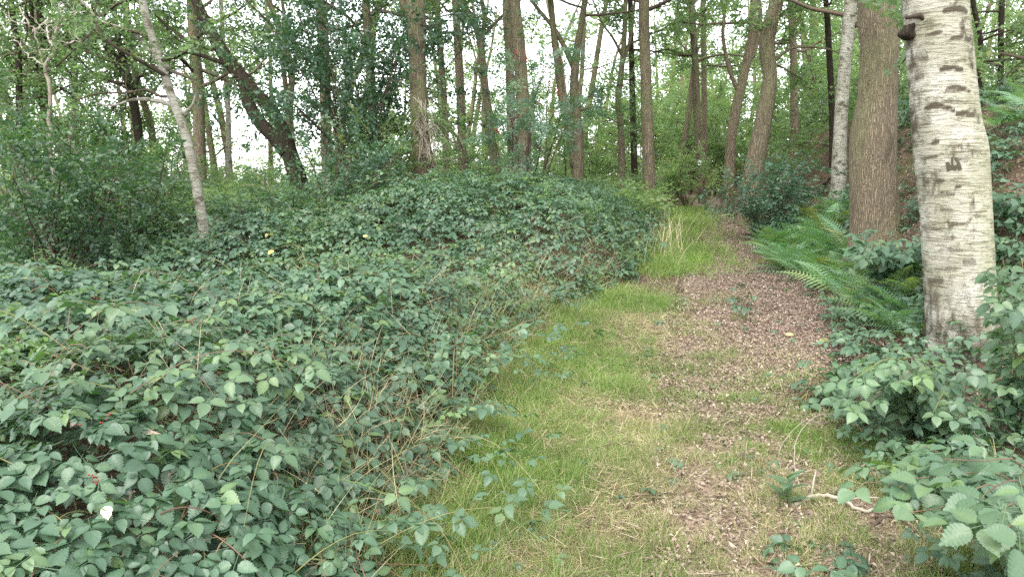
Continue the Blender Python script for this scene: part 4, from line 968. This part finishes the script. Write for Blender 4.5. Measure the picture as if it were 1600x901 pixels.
# ------------------------------------------------------------------ grass, straw and litter
def tpl_blade(r, L=1.0, W=.02, curl=.5, seg=3):
    t = np.linspace(0, 1, seg + 1); w = W / 2 * (1 - t ** 1.5); b = curl
    y = L * (b * t ** 2 * .75); z = L * t * (1 - .35 * b * t)
    v = np.concatenate([np.stack([w, y, z], 1)[:-1], np.stack([-w, y, z], 1)[:-1], [[0, y[-1], z[-1]]]])
    f = []
    for i in range(seg - 1): f += [[i, seg + i, seg + i + 1], [i, seg + i + 1, i + 1]]
    f.append([seg - 1, 2 * seg - 1, 2 * seg]); return v, np.array(f)
BL = [tpl_blade(tr_, 1, wd, cu) for wd, cu in ((.030, .2), (.034, .6), (.028, 1.0), (.036, 1.3), (.026, .4))]
BL_THIN = [tpl_blade(tr_, 1, wd, cu, 4) for wd, cu in ((.010, .3), (.012, .7), (.009, 1.1), (.013, 1.4), (.008, .5))]
def blades(g, x, y, hgt, rnd, lean=.3, z0=0, BL=BL):
    N = len(x); z = ground(x, y) - .005 + z0; k = rng.integers(0, len(BL), N)
    nv = np.stack([rng.normal(0, lean, N), rng.normal(0, lean, N), np.ones(N)], 1); R = frames(nv, rng.uniform(0, 2 * pi, N))
    pos = np.stack([x, y, z], 1)
    for q in range(len(BL)):
        m = k == q; scatter(g, BL[q][0], BL[q][1], pos[m], R[m], hgt[m], rnd[m])
def grass_density(x, y):
    """how much of the floor is grass: strips beside the path, patches in the clearing"""
    s = x - xpath(y); e = x - edge_x(y) - edge_n(x, y) + .12
    n = fbm(x * 1.5, y * 1.5, s=51); n2 = fbm(x * 4, y * 4, s=52)
    near = sst(8.6, 7.6, y)
    left = sst(-.15, .15, e) * sst(.22, -.42, s + .45 * n)             # between the brambles and the litter
    band = np.maximum(np.exp(-((s + 1.1) / .8) ** 2), .45)
    front = sst(6.6, 4.6, y) * sst(-.1, .3, e) * sst(1.0, .2, s + .3 * n - 1.1 * sst(4.8, 3.6, y))
    gap = sst(8.3, 8.7, y) * sst(9.9, 9.4, y)                              # bare litter crossing before the mound
    d = np.maximum(left * (.55 + .45 * band), front) * (1 - .85 * gap)
    fr = sst(6.4, 4.6, y)
    d = d * np.clip(.62 + .38 * fr + (1.5 - .6 * fr) * n + (.9 - .2 * fr) * n2, .04, 1.3)
    far = sst(9.3, 10, y) * np.exp(-((s + 1.08) / .42) ** 2) * 1.6 * sst(20, 16, y)
    return np.clip(np.maximum(d, far), 0, 1.4), left, band, front
def grass_pts(n, y0, y1, xl, xr):
    y = rng.uniform(y0, y1, n); x = rng.uniform(0, 1, n) * (xr(y) - xl(y)) + xl(y)
    d, l, b, f = grass_density(x, y); m = rng.uniform(0, 1.2, n) < d
    return x[m], y[m], d[m]
gg = G()
for (n, y0, y1, hs_, w_) in [(300000, 2.3, 4.5, .072, 1.0), (170000, 4.5, 9.0, .078, 1.15), (70000, 9.0, 18, .17, 1.5)]:
    x, y, d = grass_pts(n, y0, y1, lambda y: edge_x(y) - .45, lambda y: xpath(y) + .55 + 1.1 * sst(4.6, 3.6, y))
    N = len(x); tuft = fbm(x * 6, y * 6, s=53); tall = sst(.6, .05, x - edge_x(y)) * 1.1 * (y < 9)
    hgt = hs_ * (1 + .6 * tuft + 1.1 * tall * rng.uniform(.3, 1, N)) * rng.uniform(.55, 1.35, N)
    dry = np.clip(.62 - .45 * d + .65 * fbm(x * 1.1, y * 1.1, s=54) + .25 * sst(5.2, 3.0, y), .05, .8)
    dry = np.where(y > 9.3, .04, dry)
    rnd = np.where(rng.uniform(0, 1, N) < dry, rng.uniform(.74, 1, N), np.clip(rng.normal(.38, .2, N) + np.where(y > 9, .12, 0), 0, .72))
    blades(gg, x, y, np.maximum(hgt, .02), rnd, .38)
tag(obj('grass', gg, M['grass']), 'patchy green and straw coloured grass along the path', 'grass', kind='stuff')
# long grass and straw standing among the outer brambles
N = 7000; y = rng.uniform(2.6, 8.6, N); x = edge_x(y) - np.abs(rng.normal(0, .38, N)) + .12
m = fbm(x * 1.3, y * 1.3, s=57) > -.12; x, y = x[m], y[m]; N = len(x)
g_long = G(); blades(g_long, x, y, bram_h(x, y) * rng.uniform(.5, 1.05, N) + rng.uniform(.08, .26, N), np.where(rng.uniform(0, 1, N) < .62, rng.uniform(.76, 1, N), rng.uniform(.1, .7, N)), .5, 0, BL_THIN)
N = 16000; y = 2.5 + 6.2 * rng.uniform(0, 1, N); x = edge_x(y) + edge_n(x=edge_x(y), y=y) - .1 + np.abs(rng.normal(0, .38, N)); m = fbm(x * 2.2, y * 2.2, s=58) > .02; x, y = x[m], y[m]; N = len(x)
blades(g_long, x, y, rng.uniform(.09, .26, N), np.where(rng.uniform(0, 1, N) < .16, rng.uniform(.76, 1, N), rng.uniform(.3, .72, N)), .5, 0, [(q[0] * [1.6, 1, 1], q[1]) for q in BL_THIN])
tag(obj('long_grass', g_long, M['grass']), 'long half dry grass standing in the ragged edge of the brambles', 'grass', kind='stuff')
gs = G()
N = 90000; y = 2.3 + 5.2 * rng.uniform(0, 1, N) ** 1.3; x = edge_x(y) - .1 + rng.uniform(0, 1, N) * (xpath(y) + .5 + 1.1 * sst(4.6, 3.6, y) - edge_x(y)); 
m = rng.uniform(0, 1, N) < np.clip(.40 + .9 * fbm(x * 1.3, y * 1.3, s=55) + .35 * sst(5.4, 3.4, y), .05, 1); x, y = x[m], y[m]; N = len(x)
v, f = tpl_blade(tr_, 1, .028, .6, 3)
nv = np.stack([rng.normal(0, 1.5, N), rng.normal(0, 1.5, N), np.full(N, .35)], 1)
scatter(gs, v, f, np.stack([x, y, ground(x, y) + .012], 1), frames(nv, rng.uniform(0, 6.3, N)), rng.uniform(.03, .13, N), rng.uniform(0, 1, N))
# tall dry stalks among the brambles' edge
N = 6500; y = rng.uniform(3.0, 9.0, N); x = edge_x(y) - np.abs(rng.normal(0, .95, N)); z = ground(x, y) + bram_h(x, y) * rng.uniform(.3, .95, N)
nv = np.stack([rng.normal(.1, .8, N), rng.normal(0, .8, N), np.ones(N)], 1)
v2, f2 = tpl_blade(tr_, 1, .0075, .7, 4)
scatter(gs, v2, f2, np.stack([x, y, z], 1), frames(nv, rng.uniform(0, 6.3, N)), rng.uniform(.12, .42, N), rng.uniform(0, .9, N))
N = 160; y = rng.uniform(10, 13.5, N); x = edge_x(y) + rng.normal(.15, .22, N)
scatter(gs, v2, f2, np.stack([x, y, ground(x, y)], 1), frames(np.stack([rng.normal(0, .2, N), rng.normal(0, .2, N), np.ones(N)], 1), rng.uniform(0, 6.3, N)), rng.uniform(.4, .8, N), rng.uniform(.4, 1, N))
tag(obj('dry_straw', gs, M['straw']), 'pale dead grass stalks lying in the grass and brambles', 'dry grass', kind='stuff')
gl = G()
LV = [tpl_leaf(1, w_, fo, dr) for w_, fo, dr in ((.6, .3, .3), (.5, -.3, -.3), (.7, .5, .2), (.3, .1, .1), (.45, .6, .5))]
N = 100000; y = 2.4 + 15 * rng.uniform(0, 1, N) ** 1.25; s = rng.normal(0, .75, N) * np.interp(y, [2, 6, 10, 18], [.9, 1.1, 1.1, .6]); x = xpath(y) + s
m = (x - edge_x(y) > -.1) & (rng.uniform(0, 1, N) > .25 * sst(-.5, -1.2, s) + .6 * sst(5.4, 4.0, y)); x, y = x[m], y[m]
N2 = 16000; y2 = rng.uniform(4, 12, N2); x2 = xpath(y2) + rng.uniform(.5, 3.6, N2); x = np.concatenate([x, x2]); y = np.concatenate([y, y2]); N = len(x)
on = np.abs(x - xpath(y)) < pwidth(y) * 1.1
nv = np.stack([rng.normal(0, .45, N), rng.normal(0, .45, N), np.ones(N)], 1); R = frames(nv, rng.uniform(0, 6.3, N)); k = rng.integers(0, 5, N)
pos = np.stack([x, y, ground(x, y) + .006 + np.where(on, .022, 0) + rng.uniform(0, .012, N)], 1); sc = rng.uniform(.008, .031, N) * np.where(rng.uniform(0, 1, N) < .06, 1.5, 1); rn = np.clip(rng.normal(.5, .26, N), 0, 1)
for q in range(5): scatter(gl, *LV[q], pos[k == q], R[k == q], sc[k == q], rn[k == q])
xb, yb, zb, hb, nb = bram_points(1500, 1.8, 11); N = len(xb); nv = np.stack([rng.normal(0, .6, N), rng.normal(0, .6, N), np.ones(N)], 1)
scatter(gl, *LV[4], np.stack([xb, yb, zb + hb * rng.uniform(.6, 1.0, N) + .01], 1), frames(nv, rng.uniform(0, 6.3, N)), rng.uniform(.02, .05, N), np.clip(rng.normal(.55, .25, N), 0, 1))
N = 3500; y = 2.5 + 13 * rng.uniform(0, 1, N) ** 1.3; x = xpath(y) + rng.normal(0, .8, N); tv, tf = tpl_leaf2(1, .05, .3, .05)
scatter(gl, tv, tf, np.stack([x, y, ground(x, y) + .036], 1), frames(np.stack([rng.normal(0, .12, N), rng.normal(0, .12, N), np.ones(N)], 1), rng.uniform(0, 6.3, N)), rng.uniform(.03, .16, N), np.clip(rng.normal(.25, .3, N), 0, 1))
tag(obj('leaf_litter', gl, M['litter']), 'brown dead leaves and chips covering the path and bank', 'dead leaves', kind='stuff')
# low weeds on the path sides and the bank
gw = G()
def weeds(n, yr, sr, sc, tone, tpl=B_MID, hz=.05):
    y = rng.uniform(*yr, n); x = xpath(y) + rng.uniform(*sr, n); c = fbm(x * 1.6, y * 1.6, s=61); m = c > .02; x, y = x[m], y[m]; N = len(x)
    nv = np.stack([rng.normal(0, .3, N), rng.normal(-.2, .3, N), np.ones(N)], 1)
    add_compound(gw, tpl, np.stack([x, y, ground(x, y) + rng.uniform(.02, hz * 2, N)], 1), frames(nv, rng.uniform(0, 6.3, N)), sc * rng.uniform(.6, 1.2, N), np.clip(rng.normal(tone, .15, N), 0, .9))
weeds(1100, (2.6, 5.2), (.45, 2.3), .7, .5, B_HI, .12); weeds(2200, (4.6, 9), (.62, 2.6), .75, .5, B_MID, .12); weeds(5000, (5.5, 15), (1.4, 4.5), 1.0, .45, B_LOW, .16); weeds(420, (2.8, 10), (-1.6, .6), .5, .6, B_MID, .02)
weeds(3500, (8, 26), (3.2, 9), 1.2, .6, B_LOW, .35)
tag(obj('ground_weeds', gw, M['bramble']), 'low leafy weeds over the bank and the path sides', 'weeds', kind='stuff')

# ------------------------------------------------------------------ undergrowth and the far wood
def under(n, yr, xl, xr, h0, h1, kind, tone, sc):
    y = rng.uniform(*yr, n); x = rng.uniform(0, 1, n) * (xr(y) - xl(y)) + xl(y)
    c = fbm(x * .45, y * .45, s=71); m = (np.abs(x - xpath(y)) > pwidth(y) + .35 + .02 * y) & (c > -.35); x, y, c = x[m], y[m], c[m]; N = len(x)
    hh = np.clip(h0 + (h1 - h0) * (c + .35) / .8, h0 * .6, h1); z = ground(x, y) + hh * np.sqrt(rng.uniform(0, 1, N))
    a = rng.uniform(0, 6.3, N); D = np.stack([np.cos(a), np.sin(a), rng.uniform(-.1, .8, N)], 1)
    return np.stack([x, y, z], 1), D, np.clip(tone + .25 * fbm(x * .8, y * .8, s=72) + rng.normal(0, .14, N), 0, 1), rng.uniform(.7, 1.2, N) * sc
gu = G()
for a in [(3800, (13.2, 24), lambda y: -.72 * y - 1, lambda y: np.minimum(edge_x(y), .75 * y), .35, .95, 'oak', .5, 1.0), (2600, (22, 40), lambda y: -.72 * y - 1, lambda y: .6 * y, .4, 1.3, 'far', .6, 1.0),
          (1500, (10.5, 15), lambda y: -.72 * y - 1, lambda y: 0 * y - 2.6, .3, .8, 'oak', .4, .9)]:
    P, D, r, s = under(*a); add_sprays(gu, a[6], P, D, s, r)
tag(obj('undergrowth', gu, M['bright_leaf']), 'yellowish green undergrowth between the trunks behind the brambles', 'undergrowth', kind='stuff')
gu = G()
for a in [(2600, (15, 30), lambda y: xpath(y) + 1.0, lambda y: .72 * y + 3, .35, 1.1, 'oak', .5, 1.0)]:
    P, D, r, s = under(*a); add_sprays(gu, a[6], P, D, s, r)
tag(obj('bank_undergrowth', gu, M['oak_leaf']), 'leafy cover along the top of the bank beyond the ferns', 'undergrowth', kind='stuff')

def thicket(n, yr, hr, xf, leaf_name, name, label, tone, dens, seed):
    r = np.random.default_rng(seed); gl, gt = G(), G()
    for q in range(n):
        y = r.uniform(*yr); x = xf(y, r)
        if abs(x - xpath(y)) < 1.6 and y < 23.5: continue
        p = np.array([x, y, float(ground(x, y)) - .1]); H = r.uniform(*hr)
        P = wander(p, np.array([r.normal(0, .12), r.normal(0, .12), 1]), H, 6, .14, .02, r); tube(gt, P, np.linspace(.028, .006, 7), 4, r.uniform(0, 1))
        for b in range(int(8 * dens)):
            t = r.uniform(.15, 1); i = int(t * 5.99); c = P[i] + (P[i + 1] - P[i]) * (t * 6 - i); az = r.uniform(0, 6.3); L = H * r.uniform(.18, .42) * (1.2 - .6 * t)
            e = c + np.array([cos(az) * L, sin(az) * L, r.uniform(-.1, .5) * L]); tube(gt, np.array([c, (c + e) / 2 + [0, 0, .06], e]), [.012, .008, .003], 3, .5)
            m = int(6 * dens) + 2; tt = r.uniform(.25, 1.1, m)[:, None]
            add_sprays(gl, 'oak', c + (e - c) * tt + r.normal(0, .2, (m, 3)) * [1, 1, .6], (e - c) / L + r.normal(0, .8, (m, 3)), r.uniform(.8, 1.3, m), np.clip(r.normal(tone, .17, m), 0, 1))
    tag(obj(name + '_foliage', gl, M[leaf_name]), label, 'thicket', kind='stuff'); tag(obj(name + '_stems', gt, M['twig']), 'thin stems of the ' + label.split(',')[0], 'stems', kind='stuff')
thicket(50, (21, 36), (1.8, 4.6), lambda y, r: r.uniform(-.12, .27) * y, 'bright_leaf', 'sunny_thicket', 'sunlit green saplings in the middle, behind the central oaks', .5, 1.0, 91)
thicket(34, (18, 32), (1.4, 3.6), lambda y, r: (r.uniform(-.75, -.40) if r.uniform() < .7 else r.uniform(-.24, -.12)) * y, 'oak_leaf', 'shady_thicket', 'shaded green saplings on the left, behind the leaning trees', .5, 1.2, 92)
thicket(26, (25, 38), (1.6, 4.6), lambda y, r: r.uniform(.13, .30) * y, 'bright_leaf', 'path_end_thicket', 'bright leafy saplings closing off the wood beyond the path end', .6, 1.3, 94)
thicket(36, (18, 34), (1.8, 4.6), lambda y, r: r.uniform(.17, .62) * y, 'bright_leaf', 'bank_thicket', 'pale green saplings on the right, behind the path end', .45, 1.3, 93)

def far_wood():
    gl, gt = G(), G()
    y = rng.uniform(25, 58, 90); x = rng.uniform(-1, 1, 90) * (.72 * y + 2)
    for q in range(90):
        if abs(x[q] - xpath(y[q])) < 1.2 and y[q] < 30: continue
        p = np.array([x[q], y[q], float(ground(x[q], y[q])) - .2]); H = rng.uniform(8, 12)
        P = wander(p, np.array([rng.normal(0, .06), rng.normal(0, .06), 1]), H, 8, .07, .03)
        tube(gt, P, np.linspace(rng.uniform(.10, .19), .04, 9), 7, rng.uniform(0, 1))
        u = x[q] / y[q]
        dens = np.interp(u, [-.75, -.45, -.25, -.1, .02, .10, .16, .24, .4, .55, .75], [.7, .45, .3, .3, .2, .35, .6, 1.0, 1.0, .8, .7])
        for b in range(int(13 * dens) + 3):
            t = rng.uniform(.15, .8); i = int(t * 7.99); c = P[i] + (P[i + 1] - P[i]) * (t * 8 - i)
            az = rng.uniform(0, 6.3); L = rng.uniform(1.0, 2.6); e = c + np.array([cos(az) * L, sin(az) * L, rng.uniform(-.2, 1.0)])
            tube(gt, np.array([c, (c + e) / 2 + [0, 0, .15], e]), [.035, .02, .008], 3, rng.uniform(0, 1))
            n = rng.integers(9, 18); tt = rng.uniform(.3, 1.1, n)[:, None]
            PP = c + (e - c) * tt + rng.normal(0, .38, (n, 3)) * [1, 1, .6]
            add_sprays(gl, 'far', PP, (e - c) + rng.normal(0, 1.1, (n, 3)), rng.uniform(.8, 1.4, n), np.clip(rng.normal(.55, .2, n), 0, 1))
    tag(obj('far_wood_foliage', gl, M['bright_leaf']), 'sunlit pale green leaves of the far wood between the trunks', 'foliage', kind='stuff')
    tag(obj('far_wood_trunks', gt, M['oak_grey']), 'thin distant trunks massed together at the back of the wood', 'far trees', kind='stuff')
far_wood()

# ------------------------------------------------------------------ small things on the ground
def stick(label, pts, r, mat='dead', name='stick', tone=.5, lift=.012, sub=()):
    g = G(); P = []
    for (x, y, *h) in pts:
        q = ghit(x, y); q[2] += lift + (h[0] if h else 0); P.append(q)
    P = resample(np.array(P), max(8, 5 * len(pts))); P += rng.normal(0, r * .25, P.shape)
    tube(g, P, np.linspace(r, r * .45, len(P)), 7, tone, .2, int(pts[0][0]))
    for (i, dx, dy, dz) in sub:
        tube(g, np.array([P[i], P[i] + [dx * .5, dy * .5, dz * .7], P[i] + [dx, dy, dz]]), [r * .5, r * .35, r * .2], 5, tone)
    return tag(obj(name, g, M[mat], origin=P[0]), label, 'stick')
stick('grey fallen branch lying under the corner bramble', [(1238, 796, .01), (1275, 788, .03), (1310, 793, .04), (1345, 808, .02), (1390, 806, .01), (1425, 808, .01)], .013, sub=[(6, .05, .08, .10), (14, .12, -.08, .05)])
stick('dark bent branch just below the grey fallen branch', [(1345, 850), (1372, 828, .03), (1400, 826, .04), (1435, 838, .01)], .009, 'twig', tone=.4)
stick('pale curling dead stem arching beside the seedling', [(1256, 785), (1240, 745, .06), (1245, 722, .14), (1275, 705, .20), (1320, 702, .18), (1345, 708, .12)], .0032, 'dead', 'dry_twig', .35)
stick('thin pale looping stem at the path edge above the seedling', [(1212, 728), (1225, 705, .05), (1256, 690, .12), (1278, 700, .14), (1278, 680, .15), (1284, 676, .12)], .0026, 'dead', 'dry_twig', .3)
stick('short dark twig lying across the path', [(1202, 566), (1218, 564), (1236, 563)], .009, 'twig', tone=.5)
stick('pale stub of wood next to the dark twig on the path', [(1230, 574), (1240, 565), (1247, 558)], .011, 'dead', tone=.7)
stick('grey twig standing upright in the front grass', [(1162, 742), (1164, 722, .02), (1167, 700, .04)], .005, 'dead', tone=.45)
stick('dark stick poking out from under the bramble bush', [(1292, 616, .02), (1318, 608, .04), (1352, 603, .05)], .009, 'twig', tone=.35)
stick('pale branch on the bank above the ferns', [(1215, 240, .1), (1260, 232, .15), (1300, 236, .1)], .03, 'dead', tone=.3)
stick('dark log on the fern bank by the slim white birch', [(1284, 300, .12), (1298, 290, .14), (1312, 284, .14)], .045, 'twig', 'log', .3)
def mushroom(label, px, py, R, tone, mat):
    p = ghit(px, py); p[2] += .018; th = thing('mushroom', label, 'mushroom', p)
    g = G(); tube(g, np.array([p + [0, 0, -.02], p + [0, 0, R * .7]]), [R * .32, R * .26], 8, .8); obj('stem', g, M[mat], th)
    g = G(); t = np.linspace(0, 1, 7); z = R * (.55 + .62 * np.sin(t * pi / 2)); rr = R * np.cos(t * pi / 2) + .001
    tube(g, np.stack([p[0] + 0 * t, p[1] + 0 * t, p[2] + z], 1), rr, 16, tone, .06, 2); obj('cap', g, M[mat], th)
M['mushroom'] = plain_mat('mushroom_flesh', [(0, (.26, .19, .06)), (1, (.42, .30, .15))], .5, spec=.35)
mushroom('pale orange mushroom cap on the leaf litter of the path', 1233, 531, .04, .9, 'mushroom')
mushroom('mossy yellow mushroom beside the ferns at the path edge', 1287, 540, .045, .2, 'mushroom')
M['yellow'] = plain_mat('yellowed_leaf', [(0, (.55, .42, .08)), (1, (.74, .64, .40))], .6, spec=.3)
def fallen(label, px, py, d, L, tone):
    p = at(px, py, d); g = G(); v, f = tpl_leaflet(1, .6, 7, .08, .15, .15)
    scatter(g, v, f, p[None], frames(np.array([[.1, -.35, 1.0]]), np.array([rng.uniform(0, 6)])), L, np.array([tone])); 
    v, f = g.arrays()[:2]; n = len(v); g2 = G()
    g2.add(np.vstack([v, v - [0, 0, .0012]]), np.vstack([f, f[:, ::-1] + n]), tone)
    tag(obj('fallen_leaf', g2, M['yellow'], origin=p), label, 'leaf')
def on_bramble(px, py):
    u = (px - 800) / FPX; v = (450.5 - py) / FPX; f = cp + v * sp_; up = v * cp - sp_
    t = np.linspace(1.2, 30, 6000); z = CAM[2] + up / f * t; h = ground(u / f * t, t) + bram_h(u / f * t, t) + .03
    return t[np.argmax(z < h)]
fallen('cream coloured fallen leaf on the front brambles, lower left', 165, 790, on_bramble(165, 790) - .02, .055, 1)
fallen('yellow fallen leaf on brambles by the leaning birch', 427, 391, on_bramble(427, 391) - .05, .10, .1)
fallen('yellow fallen leaf on the mound of brambles', 568, 370, on_bramble(568, 370) - .05, .09, .3)
fallen('yellow fallen leaf under the bramble bush right of the path', 1314, 623, ghit(1314, 623)[1] - .06, .07, .3)
